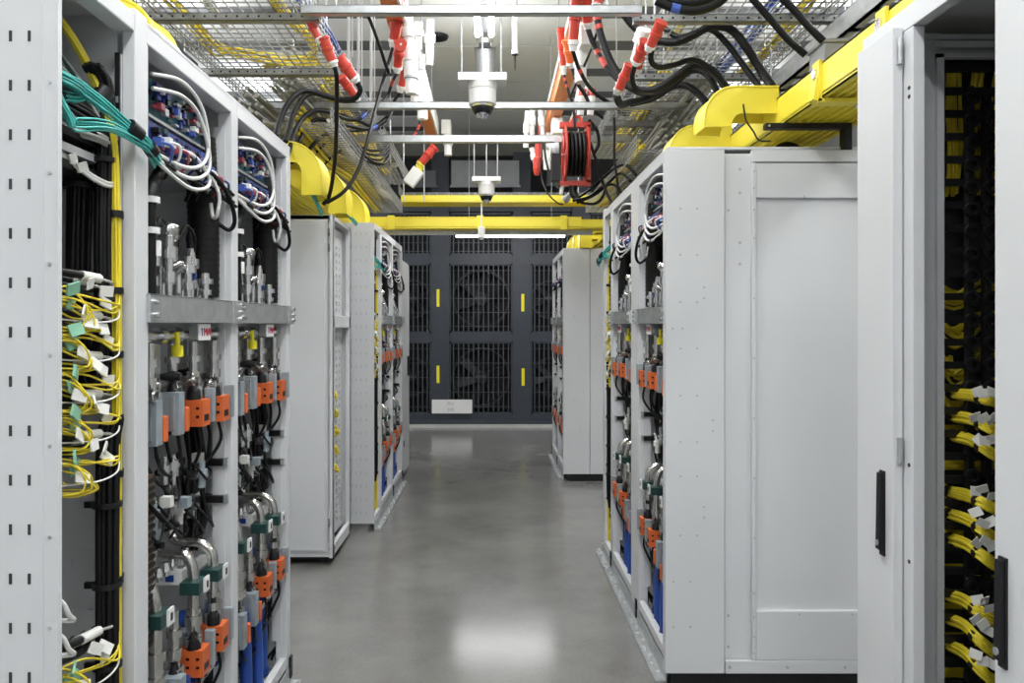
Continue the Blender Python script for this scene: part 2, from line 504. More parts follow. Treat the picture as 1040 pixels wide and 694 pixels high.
def make_bay(s, name_label, seed=3):
    """an open rack bay: x local = depth into the rack (mirrored by s), y local = along the row, z up"""
    rnd = random.Random(seed)
    W, D = .66, 1.0
    root = thing('rack_bay', name_label, 'rack', (0, 0, 0))
    m = MB(s)
    m.box(-.002, .045, W - .055, W, .07, H - .05)                      # far post, front face to the aisle
    m.box(.0, .012, 0, .012, .13, H - .05)
    m.box(0, .055, 0, W, H - .05, H)                               # top rail
    m.box(0, .03, 0, W - .056, .07, .13)
    m.box(D - .05, D, 0, .04, .07, H); m.box(D - .05, D, W - .04, W, .07, H)
    m.build('rack_frame', WHITE, root, bevel=.003)
    m = MB(s); m.box(.0, D, 0, W, H - .006, H + .004); m.build('top_panel', WHITE, root)
    m = MB(s); m.box(.045, D, W - .022, W - .014, .07, H); m.box(.02, .06, W - .06, W - .05, .2, H - .1); m.build('side_panel', WHITE, root)
    m = MB(s); m.box(.52, .53, 0, W - .022, .07, H); m.build('back_panel', GREYP, root)
    m = MB(s)
    for k in range(9): m.box(.03, .5, .03 + .068 * k, .075 + .068 * k, .085, .1)
    m.box(.03, .05, .02, W - .03, .07, .1); m.build('floor_tray', GALV, root)
    # mid rail with bolts and label
    m = MB(s); m.box(-.012, .02, -.004, W - .004, 1.525, 1.598); m.box(-.012, .10, -.004, W - .004, 1.592, 1.598); m.box(-.018, -.012, W - .08, W + .0, 1.522, 1.60)
    mr = m.build('mid_rail', GALV, root, bevel=.002)
    for y, z in ((.02, 1.545), (.02, 1.578), (W - .015, 1.54), (W - .015, 1.562), (W - .015, 1.585)):
        m = MB(s); m.cyl((-.026, y, z), (-.012, y, z), .007, n=6); m.build('bolt', CHROME, mr)
    m = MB(s); m.box(.0, .004, .335, .425, 1.474, 1.522)
    m.build('rail_label', WHITE2, root, label='white label hanging below the mid rail')
    for q, (ch, mm) in enumerate((('T', INKB), ('M', INKR), ('W', INKR))):
        # lettering faces the camera side as well as the aisle
        mt = MB(); yy = (.355 + .026 * q)
        if s > 0: yy = .405 - .026 * q
        mt.text(ch, .034, (-.0015 * s, yy, 1.497), (0, -s, 0), (0, 0, 1))
        mt.build('label_letter', mm, root)
    m = MB(s); m.box(.006, .030, .337, .423, 1.476, 1.522); m.build('label_bracket', GALV, root)
    # electronics at the top
    for (d, y0, y1, z0, z1, mm) in ((.06, .12, .52, 2.085, 2.185, PCB2), (.045, .10, .54, 1.99, 2.06, PCB1)):
        m = MB(s); m.box(d, d + .006, y0, y1, z0, z1)
        for k in range(70):
            y, z = rnd.uniform(y0 + .01, y1 - .03), rnd.uniform(z0 + .004, z1 - .02)
            m.use(rnd.choice([1, 2, 3, 4, 5, 6, 6, 7, 2]))
            m.box(d - rnd.uniform(.006, .022), d, y, y + rnd.uniform(.005, .03), z, z + rnd.uniform(.004, .02))
        m.use(4); m.box(d - .01, d + .04, y0, y1, z0 - .012, z0 - .004)
        m.build('circuit_board', [mm, BCABLE, PCB1, DGREEN, GALV, PINK, BLACKP, WTAG], root)
    m = MB(s); m.box(.02, .4, .06, .60, 1.955, 1.967); m.build('equipment_shelf', GALV, root)
    m = MB(s)
    for k in range(14):
        y, z = rnd.uniform(.1, .56), rnd.uniform(1.93, 1.99)
        m.tube([(.03, y, z), (.0 - rnd.uniform(0, .02), y + .05, z - .03), (.03, y + .1, z - .01), (.06, y + .13, z - .04)], .0055, 6)
    m.build('lead_tangle', BLACK, root)
    for k in range(9):
        y = .10 + .053 * k; z = 1.995 + rnd.uniform(-.012, .02)
        m = MB(s); m.box(.008, .03, y, y + .022, z - .012, z + .012); m.tube([(.01, y + .01, z), (-.012, y + .02, z - .01), (.0, y + .04, z - .04), (.03, y + .05, z - .06)], .004, 6)
        m.build('lead_connector', (BCABLE, WHITE2, PINK, PCB1, BLACKP)[k % 5], root)
    # big black corrugated hose and a slim one with white clips
    m = MB(s)
    m.tube([(.08, .545, 2.12), (.075, .55, 1.98), (.07, .55, 1.8), (.07, .55, 1.61)], lambda t: .048 + .0012 * math.sin(t * 170), 18, 24)
    m.build('corrugated_hose', BLACK, root, label='black corrugated hose')
    m = MB(s); m.tube([(.06, .28, 2.0), (.045, .17, 1.93), (.03, .09, 1.86), (.03, .085, 1.72), (.03, .085, 1.6)], .016, 10)
    sh = m.build('slim_hose', BLACK, root)
    for z in (1.845, 1.765):
        m = MB(s); m.cyl((.03, .087, z - .008), (.03, .087, z + .008), .024, n=14); m.build('hose_clip', WHITE2, sh)
    m = MB(s); m.cyl((.02, .10, 1.70), (.02, .10, 1.74), .012); m.build('white_plug', WHITE2, sh)
    # bright fittings just above the mid rail
    for k, y in enumerate((.14, .20, .26, .33, .40, .46)):
        hh = (.13, .17, .16, .12, .15, .08)[k]
        d = (.05, .03, .055, .03, .05, .03)[k]
        m = MB(s)
        m.turned((d, y, 1.59), (d, y, 1.60 + hh), [(0, .010), (.25, .010), (.25, .019), (.42, .019), (.42, .012), (.62, .012), (.62, .024), (.8, .024), (.8, .014), (1, .012)], 10)
        m.turned((d + .035, y + .03, 1.59), (d + .035, y + .03, 1.60 + hh * .8), [(0, .012), (.3, .012), (.3, .02), (.5, .02), (.5, .014), (1, .014)], 10)
        m.ball((d + .01, y + .015, 1.60 + hh * .55), .016, 8)
        if k in (1, 2):
            m.ball((d, y, 1.60 + hh + .012), .028, 12, sz=.8)
            m.tube([(d, y, 1.68), (d - .02, y + .03, 1.69), (d, y + .06, 1.67), (d, y + .06, 1.61)], .009, 8)
        if k == 4: m.use(1); m.turned((d, y, 1.60 + hh), (d, y, 1.66 + hh), [(0, .012), (.5, .016), (1, .008)], 10); m.use(2); m.cyl((d - .02, y - .06, 1.665), (d - .02, y - .045, 1.665), .016)
        m.build('pipe_fitting', [CHROME, BLACKP, BLUE], root)
    for a, b in ((.12, .22), (.28, .40)):
        m = MB(s); m.tube([(.04, a, 1.72), (.035, a + .02, 1.79), (.035, (a + b) / 2, 1.81), (.035, b - .01, 1.78), (.04, b, 1.74)], .0045, 6); m.build('sensor_lead', BLACK, root)
    # manifold below the rail
    m = MB(s); m.cyl((.045, .03, 1.49), (.045, .62, 1.49), .014, n=12)
    for y in (.07, .17, .27, .47, .57): m.cyl((.045, y - .016, 1.49), (.045, y + .016, 1.49), .024, n=12)
    m.build('manifold', CHROME, root)
    m = MB(s); m.turned((.03, .255, 1.5), (.03, .255, 1.43), [(0, .007), (.55, .007), (.55, .016), (1, .016)], 14)
    m.build('yellow_cap', YTAPE, root, label='yellow cap under the manifold')
    for y, d in ((.17, .06), (.42, .07), (.53, .08), (.30, .16)):
        m = MB(s); m.box(d, d + .012, y, y + .045, 1.33, 1.5); m.box(d - .004, d, y + .015, y + .03, 1.345, 1.36)
        m.build('bracket_plate', GALV, root)
    for k in range(8):
        y = .09 + .065 * k; d = .035 + .03 * (k % 2); z = 1.335 + .02 * (k % 3)
        m = MB(s); m.turned((d - .03, y, z), (d + .03, y, z), [(0, .011), (.25, .011), (.25, .017), (.5, .017), (.5, .012), (1, .009)], 10)
        m.build('coupling', [CHROME, STEEL, BLACKP][k % 3], root)
    cl = [(.06, .60, 1.07), (.06, .60, .95), (.07, .60, .43)]
    YS = (.15, .28, .405, .525)
    for i, y in enumerate(YS):
        valve(root, s, (.06, .055, .045, .028)[i], y, 1.47, (1.22, 1.23, 1.225, 1.225)[i], i >= 2, (.10, .50, 1.0))
    for i, y in enumerate(YS):
        valve(root, s, (.05, .05, .045, .03)[i], y, .70, (.40, .43, .475, .50)[i], i >= 2, (.07, .56, .25))
    for (d, y, z) in cl:
        m = MB(s); m.box(d - .04, d + .06, y - .02, y + .02, z - .011, z + .011); m.use(1); m.box(d - .052, d - .04, y - .01, y + .02, z - .014, z + .014)
        m.build('cable_clamp', [BLACKP, GALV], root)
    # leads hanging down the far wall
    m = MB(s)
    for k in range(9):
        d, y = .085 + .012 * (k % 5), .565 + .012 * (k % 3)
        m.tube([(d, y - .04, 1.22), (d - .01, y - .01, 1.12 - .01 * k), (d, y, 1.0), (d + rnd.uniform(-.02, .02), y, .9), (d, y - .04, .80)], .0058, 6)
    m.build('lead_drop', BLACK, root)
    m = MB(s)
    for k in range(12):
        d, y, z = rnd.uniform(.04, .12), rnd.uniform(.1, .5), rnd.uniform(.95, 1.15)
        m.tube([(d, y, z), (d - .03, y + .04, z - .06), (d - .01, y + .12, z - rnd.uniform(.02, .12)), (d + .03, y + .16, z - rnd.uniform(-.05, .15))], .0042, 6)
    m.build('lead_loop', BLACK, root)
    for k in range(10):
        y = .10 + .045 * k; z = rnd.uniform(.88, 1.14); d = rnd.uniform(.03, .10)
        m = MB(s); a = rnd.uniform(.02, .05)
        if k % 2: m.box(d, d + .03, y, y + a, z, z + .03)
        else: m.turned((d, y, z), (d, y, z + .08), [(0, .012), (.4, .012), (.4, .018), (.7, .018), (.7, .01), (1, .01)], 10)
        m.build('coupling', [(WTAG, CHROME, GBOX)[k % 3]], root)
    for k in range(14):
        y = .08 + .034 * k; z = rnd.uniform(.86, 1.12); d = rnd.uniform(.06, .14)
        m = MB(s)
        if k % 3 == 0: m.box(d, d + .04, y, y + .035, z, z + .05); m.box(d + .01, d + .03, y + .01, y + .02, z - .03, z)
        elif k % 3 == 1: m.turned((d, y, z - .04), (d, y, z + .05), [(0, .008), (.3, .008), (.3, .016), (.6, .016), (.6, .02), (.8, .02), (.8, .01), (1, .006)], 10)
        else: m.turned((d - .03, y, z), (d + .04, y + .01, z), [(0, .01), (.4, .01), (.4, .018), (.7, .018), (.7, .01), (1, .01)], 10)
        m.build('sensor', (BLACKP, GBOX, CHROME, BLACKP, STEEL)[k % 5], root)
    m = MB(s); m.box(.05, .09, .08, .15, .66, 1.12)
    m.use(1)
    for k in range(22): m.box(.045, .051, .08, .15, .67 + .0205 * k, .68 + .0205 * k)
    m.build('terminal_strip', [BROWN, BLACKP], root)
    # bent stainless pipes with dark collars
    for i, y in enumerate(YS):
        if i == 1: continue
        dx = (.045, .045, .045, .03)[i]
        m = MB(s); m.tube([(.17, y, 1.0), (.17, y, .93), (.168, y, .865), (.15, y, .835), (.12, y, .828), (.075, y, .825), (dx + .008, y, .80), (dx, y, .755), (dx, y, .68)], .0165, 14, 6)
        m.turned((dx, y, .68), (dx, y, .55), [(0, .017), (.3, .017), (.3, .026), (.5, .026), (.5, .02), (.8, .02), (.8, .027), (1, .027)], 14)
        p = m.build('bent_pipe', STEEL, root)
        m = MB(s); m.box(dx - .03, dx + .028, y - .034, y + .034, .712, .748); m.use(1); m.box(dx - .036, dx - .03, y + .0, y + .036, .708, .752); m.use(2)
        m.box(dx - .038, dx - .036, y + .012, y + .022, .72, .74)
        m.build('pipe_collar', [DGREEN, WHITE2, BLACKP], p)
    m = MB(s); m.box(.075, .17, .395, .425, .735, .775); m.box(.075, .10, .425, .60, .74, .765); m.use(1); m.box(.10, .125, .393, .395, .745, .765)
    m.build('clamp_bar', [WHITE2, BLUE], root)
    m = MB(s)
    for k in range(8):
        y = .16 + .05 * k; m.turned((.11, y, .775), (.11, y, .815), [(0, .012), (.4, .012), (.4, .017), (1, .010)], 8)
    m.build('port_row', CHROME, root)
    # blue hoses at the bottom
    for k, (d, y) in enumerate(((.04, .20), (.05, .36), (.075, .50))):
        m = MB(s); m.tube([(d + .01, y, .47), (d + .005, y + .01, .40), (d, y + .015, .25), (d, y + .015, .12)], .0225, 12)
        m.cyl((d, y + .015, .10), (d, y + .015, .13), .027)
        m.build('blue_hose', BLUE, root)
    m = MB(s); m.tube([(.10, .45, .62), (.085, .50, .56), (.08, .53, .5), (.075, .54, .40)], .022, 10); m.build('blue_elbow_hose', BLUE, root)
    m = MB(s); m.cyl((.05, .30, .405), (.05, .60, .425), .013); m.cyl((.05, .58, .423), (.05, .63, .426), .02); m.build('cross_pipe', CHROME, root)
    m = MB(s)
    for k in range(4):
        P = [(.07 + .004 * k, .585 + .002 * k + .045 * math.cos(a * math.pi / 8), .50 + .065 * math.sin(a * math.pi / 8)) for a in range(17)]
        m.tube(P, .005, 6, 2)
    m.build('lead_coil', BLACK, root)
    m = MB(s)
    for k in range(4): m.tube([(.06 + .01 * k, .60, .45), (.06 + .01 * k, .605, .35), (.05 - .008 * k, .615 + .003 * k, .22), (.03 + .02 * k, .63, .11)], .0055, 6)
    m.build('floor_lead', BLACK, root)
    # base angle bolted along the foot
    m = MB(s); m.box(-.05, .0, 0, W, .0, .012); m.box(-.006, .0, 0, W, .0, .075); m.box(.0, .05, 0, W, .06, .085); b = m.build('base_angle', GALV, root)
    for k in range(8):
        m = MB(s); y = .05 + k * .08; m.cyl((-.028 - .010 * (k % 2), y, .012), (-.028 - .010 * (k % 2), y, .030), .009, n=6); m.build('bolt', ZINC, b)
    m = MB(s); m.box(-.012, -.004, W - .03, W, .03, .12); m.build('base_joint', BLACKP, root)
    return root


def bay_loose(s, where, ox, oy, group):
    """white patch cables looping out of the top of a bay: things of their own, hung on the rack"""
    out = []
    rnd = random.Random(5)
    Ls = []
    Ls.append([(.03, .09, 2.175), (-.005, .20, 2.19), (-.02, .30, 2.15), (-.02, .355, 2.06), (-.018, .32, 1.99), (-.01, .2, 1.955), (.03, .06, 1.975)])
    Ls.append([(.03, .10, 2.14), (-.005, .20, 2.15), (-.018, .29, 2.12), (-.02, .36, 2.03), (-.02, .34, 1.965), (-.01, .22, 1.93), (.03, .07, 1.965)])
    Ls.append([(.02, .20, 2.01), (-.01, .28, 2.0), (-.02, .36, 1.955), (-.02, .33, 1.92), (-.01, .22, 1.905), (.02, .06, 1.955)])
    Ls.append([(.02, .30, 2.0), (.0, .40, 1.98), (-.02, .44, 1.92), (-.01, .45, 1.86), (.01, .47, 1.855), (.02, .48, 1.90)])
    for L in Ls:
        m = MB(s); m.tube([(a, b, c) for a, b, c in L], .0055, 8, 6)
        o = m.build('loop_cable', WCABLE); o.location = (ox, oy, 0)
        tag(o, f'thin white cable looping out at the top of {where}', 'cable', group); out.append(o)
    m = MB(s)
    m.tube([(.02, .36, 2.0), (-.015, .43, 1.97), (-.025, .52, 1.92), (-.02, .58, 1.86), (0, .585, 1.83), (.03, .56, 1.85)], .007, 8)
    o = m.build('dangling_lead', BLACK); o.location = (ox, oy, 0)
    tag(o, f'black lead dangling beside the white loops of {where}', 'cable', group.replace('white loop', 'black')); out.append(o)
    return out


def make_cable_bay(s, label, width=.37, panel_to=1.3, near=True):
    """narrow fibre bay: slotted end panel towards the camera (local y = 0), open front, far post"""
    W, D = width, 1.0
    root = thing('cable_bay', label, 'cabinet')
    # slotted end panel: a folded sheet with two-by-two slots punched through its look
    m = MB(s); m.box(.0, panel_to, -.012, 0, .06, H); m.box(-.003, .0, -.014, .0, .06, H); m.box(.026, .030, -.0145, -.012, .06, H)
    m.use(1)
    for k in range(22):
        z = .13 + .0975 * k
        for c in range(int((panel_to - .06) / .036)):
            x = .0515 + .037 * c
            m.box(x, x + .0055, -.0135, -.011, z, z + .021)
    m.use(2)
    for k in range(12):
        m.cyl((.014, -.014, .2 + .18 * k), (.014, -.010, .2 + .18 * k), .004, n=8)
    m.build('slotted_panel', [WHITE, GREYP if not near else DARK, GALV], root)
    m = MB(s)
    m.box(-.002, .03, W - .062, W, .06, H + .012)                    # far post
    m.box(.0, .05, 0, W, H - .045, H); m.box(.05, D, 0, W, H - .006, H)
    m.box(0, .03, 0, W - .063, .06, .10); m.box(0.001, .012, 0, .006, .10, H - .046)
    m.build('bay_frame', WHITE, root, bevel=.003)
    m = MB(s); m.box(.03, .034, W - .068, W - .062, .25, H - .1); m.use(1); m.box(.03, .041, W - .075, W - .068, .25, H - .1)
    for k in range(60): m.use(2); m.box(.032, .038, W - .0765, W - .075, .28 + .03 * k, .295 + .03 * k)
    m.build('slotted_strip', [WHITE, BLACKP, GALV], root)
    m = MB(s); m.box(.045, D, W - .06, W - .05, .06, H)
    for k in range(5):
        for q in range(3): m.box(.10 + .05 * q, .112 + .05 * q, W - .0625, W - .06, .45 + .12 * k, .475 + .12 * k)
    m.box(.08, .4, W - .063, W - .06, .38, .385); m.box(.08, .4, W - .063, W - .06, .98, .985)
    m.build('side_panel', WHITE, root)
    m = MB(s); m.box(.40, .41, 0, W - .05, .06, H); m.build('back_panel', GREYP, root)
    m = MB(s); m.box(-.05, 0, 0, W, 0, .012); m.box(-.006, 0, 0, W, 0, .07); b = m.build('base_angle', GALV, root)
    for k in range(4):
        m = MB(s); m.cyl((-.03, .05 + .09 * k, .012), (-.03, .05 + .09 * k, .028), .009, n=6); m.build('bolt', ZINC, b)
    return root


ORD = ['topmost', 'second from top', 'third from top', 'fourth from top', 'fifth from top', 'lowest']
def cable_bay_loose(s, where, ox, oy, full=True):
    """everything lying loose in a fibre bay: bundles and patch leads are things of their own"""
    def put(m, name, mats, label, cat, group=None):
        o = m.build(name, mats); o.location = (ox, oy, 0); return tag(o, label, cat, group)
    # black trunk bundles
    for k, (d, y, z0, z1, n, sp, l) in enumerate(((.050, .265, 1.36, 2.05, 16, .020, 'front black'), (.115, .27, 1.36, 1.98, 18, .026, 'rear black'), (.038, .255, .32, 1.20, 26, .024, 'lower black'))):
        top = [(d + (.03 if k == 1 else 0), y - .05, z1 + .06), (d, y, z1)] if k < 2 else [(d - .005, y + .01, z1 + .1), (d, y, z1)]
        P = top + [(d, y, (z0 + z1) / 2), (d, y, z0 + .12), (d - (.05 if k == 1 else -.01), y - (.0 if k == 2 else .02), z0)]
        m = bundle(P, n, sp, .0058, BLACK, seed=k + 3, mb=MB(s), wob=.08)
        put(m, 'trunk_cables', BLACK, f'{l} vertical cable trunk in {where}', 'cable bundle')
        for j in range(2 if k < 2 else 4):
            z = z0 + .22 + (z1 - z0 - .3) * j / (1.2 if k < 2 else 3.1)
            m = MB(s); m.cyl((d, y, z - .006), (d, y, z + .006), sp + .009, n=12); m.box(d - .01, d + .012, y + sp, .305, z - .006, z + .006); m.box(d + sp, d + sp + .025, y - .01, y, z - .007, z + .007)
            put(m, 'cable_strap', BLACKP, f'black strap around the {l} trunk in {where}', 'strap', f'straps on the {l} trunk of {where}')
    # yellow trunk along the far post
    P = [(.19, .10, 2.24), (.12, .16, 2.22), (.07, .22, 2.12), (.035, .262, 1.98), (.026, .27, 1.75), (.024, .27, 1.3), (.026, .272, .9), (.024, .27, .55), (.03, .262, .1)]
    m = bundle(P, 10, .0095, .0032, YCABLE, seed=9, mb=MB(s), wob=.1)
    put(m, 'fibre_bundle', YCABLE, f'thick yellow fibre trunk running down the far post of {where}', 'cable bundle')
    for j, z in enumerate((2.055, 1.78, 1.60, 1.45, 1.30, 1.17, .92, .60, .38)):
        m = MB(s); dd, yy = (.052, .243) if j == 0 else (.025, .27)
        if j == 0: m.cyl((dd, yy, z - .013), (dd - .009, yy + .012, z + .013), .022, n=14)
        else: m.cyl((dd, yy, z - .008), (dd, yy, z + .008), .0165, n=14)
        m.box(dd, dd + .03, yy, .31, z - .006, z + .006)
        put(m, 'cable_strap', BLACKP, f'black strap around the yellow trunk in {where}', 'strap', f'straps on the yellow trunk of {where}')
    if not full: 
        rows = (1.56, 1.44, 1.32, 1.20)
    else:
        rows = (1.585, 1.50, 1.41, 1.325, 1.235, .79)
    rnd = random.Random(11)
    for i, z in enumerate(rows):
        o = ORD[i if i < len(rows) - 1 else 5]
        # black transceiver bodies with white sleeves
        m = MB(s)
        for k in range(3):
            y0 = .03 + .0 * k; d = .09 - .025 * k; zz = z + .02 + .012 * k
            m.use(0); m.tube([(d + .04, y0, zz + .01), (d, y0 + .10, zz), (d - .01, y0 + .16, zz - .004)], .009, 8)
            m.use(1); m.tube([(d - .004, y0 + .11, zz - .001), (d - .012, y0 + .17, zz - .005)], .011, 8)
            m.use(2); m.tube([(d - .012, y0 + .17, zz - .005), (d - .02, y0 + .21, zz - .012), (d, .27, zz - .02)], .0035, 6)
            m.use(0); m.tube([(d + .02, y0 + .02, zz - .02), (d + .0, y0 + .12, zz - .03), (d + .03, .26, zz - .025)], .008, 6)
        put(m, 'transceiver_row', [BLACKP, WTAG, GCABLE], f'black plugs with pale sleeves, {o} row in {where}', 'plug row', f'plug rows in {where}')
        # yellow patch leads: from the plugs out, looping, and over to the trunk
        m = MB(s)
        for k in range(6):
            e = .010 * k; j = [rnd.uniform(-.012, .012) for _ in range(9)]
            m.tube([(.07, .04 + j[0], z - .02 + .003 * k), (.03 + j[1], .07 + e * .5, z + .005 - e + j[2]), (.004 + e * .3 + j[3] * .6, .105 + e * .6 + j[4], z - .03 - e * .5), (.012 + j[5], .11 + e + j[6], z - .068 - e * .2), (.04, .085 + e + j[7], z - .074 + j[8]), (.08, .03, z - .055)], .0023, 6)
        for k in range(3):
            e = .012 * k; j = [rnd.uniform(-.012, .012) for _ in range(6)]
            m.tube([(.05, .06, z + .01 - e), (.02 + e * .3, .14 + j[0], z - .003 - e * .7 + j[1]), (.0 + e * .3 + j[2] * .5, .215 + j[3], z - .026 - e * .25 + j[4]), (.014, .262, z - .02 + .004 * k), (.02, .268, z + .05)], .0024, 6)
        put(m, 'patch_leads', YCABLE, f'looping yellow patch leads, {o} cluster in {where}', 'cable bundle', f'yellow patch leads in {where}')
        m = MB(s); m.tube([(.06, .05, z - .05), (.01, .15, z - .06), (-.002, .22, z - .052), (.02, .275, z - .03)], .0022, 6)
        put(m, 'white_lead', WCABLE, f'thin white lead under the {o} yellow cluster in {where}', 'cable')
        # tags
        for k in range(2):
            m = MB(s); m.obox((.016 + .014 * k, .08 + .02 * k + rnd.uniform(-.01, .01), z + .010 - .03 * k), (.005, .034, .026), (rnd.uniform(-.6, .6), rnd.uniform(-.4, .4), rnd.uniform(-.5, .5)))
            put(m, 'green_tag', GREENT, f'pale green tag on the {o} yellow cluster in {where}', 'tag', f'green tags of the {o} cluster in {where}')
        for k in range(4):
            m = MB(s); m.obox((.004 + .008 * (k % 2), (.175, .205, .13, .10)[k] + rnd.uniform(-.012, .012), z + (.010, -.016, .024, -.04)[k]), (.004, .034, .024), (rnd.uniform(-.8, .2), rnd.uniform(-.4, .4), rnd.uniform(-.5, .5)))
            put(m, 'white_tag', WTAG, f'white paper tag on the {o} yellow cluster in {where}', 'tag', f'white tags of the {o} cluster in {where}')
    # teal and grey bundles at the top
    m = bundle([(.16, .03, 2.10), (.09, .08, 2.07), (.03, .16, 2.03), (-.01, .25, 1.985), (-.03, .31, 1.955), (-.03, .372, 1.925)], 11, .015, .0026, TEAL, 5, MB(s), wob=.3)
    m.use(1); m.tube([(-.012, .252, 1.983), (-.022, .285, 1.968)], .02, 10); m.tube([(-.03, .318, 1.952), (-.03, .34, 1.942)], .018, 10)
    put(m, 'teal_bundle', [TEAL, BLACKP], f'teal fibre bundle arching out past the far post of {where}', 'cable bundle')
    m = bundle([(.10, .0, 2.10), (.05, .045, 2.02), (.03, .09, 1.95), (.025, .10, 1.945), (.0, .2, 1.965), (-.03, .31, 1.945), (-.03, .37, 1.925)], 9, .013, .0026, TEAL, 6, MB(s), wob=.3)
    put(m, 'teal_bundle', TEAL, f'teal fibre bundle dipping into a V in {where}', 'cable bundle')
    m = bundle([(.12, .02, 2.06), (.05, .10, 2.045), (.035, .155, 2.03), (.06, .14, 2.015), (.12, .04, 2.02)], 8, .014, .0026, TEAL, 7, MB(s), wob=.3)
    put(m, 'teal_bundle', TEAL, f'teal fibre loop near the top of {where}', 'cable bundle')
    m = bundle([(.22, .03, 2.20), (.15, .13, 2.16), (.09, .22, 2.07), (.06, .26, 2.0)], 12, .022, .004, GCABLE, 8, MB(s), wob=.1)
    put(m, 'grey_bundle', GCABLE, f'grey fibre bundle fanning under the top of {where}', 'cable bundle')
    m = bundle([(.20, .05, 2.22), (.15, .12, 2.19), (.10, .20, 2.09), (.07, .27, 1.99)], 6, .014, .0045, DGREEN, 12, MB(s), wob=.1)
    put(m, 'green_bundle', DGREEN, f'dark green fibre bundle beside the yellow trunk in {where}', 'cable bundle')
    m = bundle([(.16, .02, 2.04), (.10, .10, 2.01), (.06, .2, 1.985), (.06, .28, 1.955)], 12, .024, .006, BLACK, 13, MB(s), wob=.3)
    put(m, 'black_bundle', BLACK, f'black cable bundle behind the teal ones in {where}', 'cable bundle')
    m = bundle([(.13, .04, 1.96), (.08, .14, 1.955), (.04, .25, 1.95), (.06, .28, 1.92), (.12, .26, 1.90)], 5, .012, .005, WCABLE, 14, MB(s), wob=.2)
    put(m, 'silver_bundle', GCABLE, f'bright grey cable loop under the teal bundles in {where}', 'cable bundle')
    m = MB(s)
    for k in range(2): m.tube([(.14, .04, 1.905 - .008 * k), (.08, .12, 1.895 - .006 * k), (.04, .2, 1.855 - .007 * k), (.03, .26, 1.85 - .006 * k), (.04, .285, 1.875)], .0048, 6)
    m.use(1); m.obox((.06, .15, 1.885), (.006, .03, .02), (.4, 0, 0)); m.obox((.05, .17, 1.87), (.006, .03, .02), (.4, 0, .2))
    put(m, 'white_lead', [WCABLE, WTAG], f'pair of white leads with tags below the teal bundles in {where}', 'cable')
    m = MB(s)
    for k in range(6): m.use(k % 2); m.box(.06, .2, .03 + .002 * k, .28, 1.86 + .036 * k, 1.878 + .036 * k)
    put(m, 'patch_shelf', [BLACKP, GREYP], f'stack of dark patch shelves behind the teal bundles in {where}', 'patch panel')
    if full:
        for k, z in enumerate((.93, .86)):
            m = MB(s); m.tube([(.02, .0, z + .05), (.004, .015, z + .03), (.0, .03, z), (.004, .055, z - .02), (.012, .03, z - .012), (.03, .0, z)], .005, 8)
            put(m, 'white_lead', WCABLE, f'{"upper" if k == 0 else "lower"} white lead hooking out beside the slotted panel of {where}', 'cable')


# ---- rows. left: front at x = -0.86 (s = -1); right: front at x = 0.74 (s = 1)
XL, XR = -.86, .74
def place(root, x, y, label=None, group=None):
    root.location = (x, y, 0)
    if label: root['label'] = label
    if group: root['group'] = group

cbL = make_cable_bay(-1, 'narrow fibre bay of yellow and teal cables behind the large slotted white panel')
place(cbL, XL, 1.49)
cable_bay_loose(-1, 'the near left fibre bay', XL, 1.49)
bayL = make_bay(-1, 'open white rack bay with orange actuators, next to the near left fibre bay')
place(bayL, XL, 1.86)
bay_loose(-1, 'the near left open bay', XL, 1.86, 'white loop cables in the nearest left bay')
b2 = copy_tree(bayL); place(b2, XL, 2.52, 'open white rack bay with orange actuators, second after the near left fibre bay')
bay_loose(-1, 'the second left open bay', XL, 2.52, 'white loop cables in the second left bay')
bayR = make_bay(1, 'open white rack bay beside the large white end panel on the right', seed=9)
place(bayR, XR, 3.17)
bay_loose(1, 'the near right open bay', XR, 3.17, 'white loop cables in the nearer right bay')
b4 = copy_tree(bayR); place(b4, XR, 3.98, 'open white rack bay on the right, between the wide white post and yellow fibres')
m = MB(); m.box(-.002, .045, -.149, -.001, .07, H); m.build('wide_post', WHITE, b4, bevel=.003)
m = MB(); m.box(-.05, .0, -.15, 0, .0, .012); m.box(-.006, .0, -.15, 0, .012, .075); m.build('base_angle', GALV, b4)
bay_loose(1, 'the second right open bay', XR, 3.98, 'white loop cables in the farther right bay')
cbR = make_cable_bay(1, 'narrow fibre bay with yellow leads at the far end of the right racks', .33, .6)
place(cbR, XR, 4.655)
cable_bay_loose(1, 'the right fibre bay', XR, 4.655, False)
cbF = make_cable_bay(-1, 'narrow fibre bay behind the small slotted white panel in the back left row', .37, 1.2, near=False)
place(cbF, -.87, 5.5)
cable_bay_loose(-1, 'the far left fibre bay', -.87, 5.5, False)
b5 = copy_tree(bayL); place(b5, -.87, 5.88, 'far open rack bay in the back left row, beside the yellow fibre bay')
bay_loose(-1, 'the third left open bay', -.87, 5.88, 'white loop cables in the first back left bay')
b6 = copy_tree(bayL); place(b6, -.87, 6.55, 'far open rack bay in the back left row, beside the white door')
bay_loose(-1, 'the last left open bay', -.87, 6.55, 'white loop cables in the last back left bay')
b7 = copy_tree(bayR); place(b7, .70, 7.36, 'far open rack bay in the back right row, nearer one')
b8 = copy_tree(bayR); place(b8, .70, 8.03, 'far open rack bay in the back right row, at the end wall side')

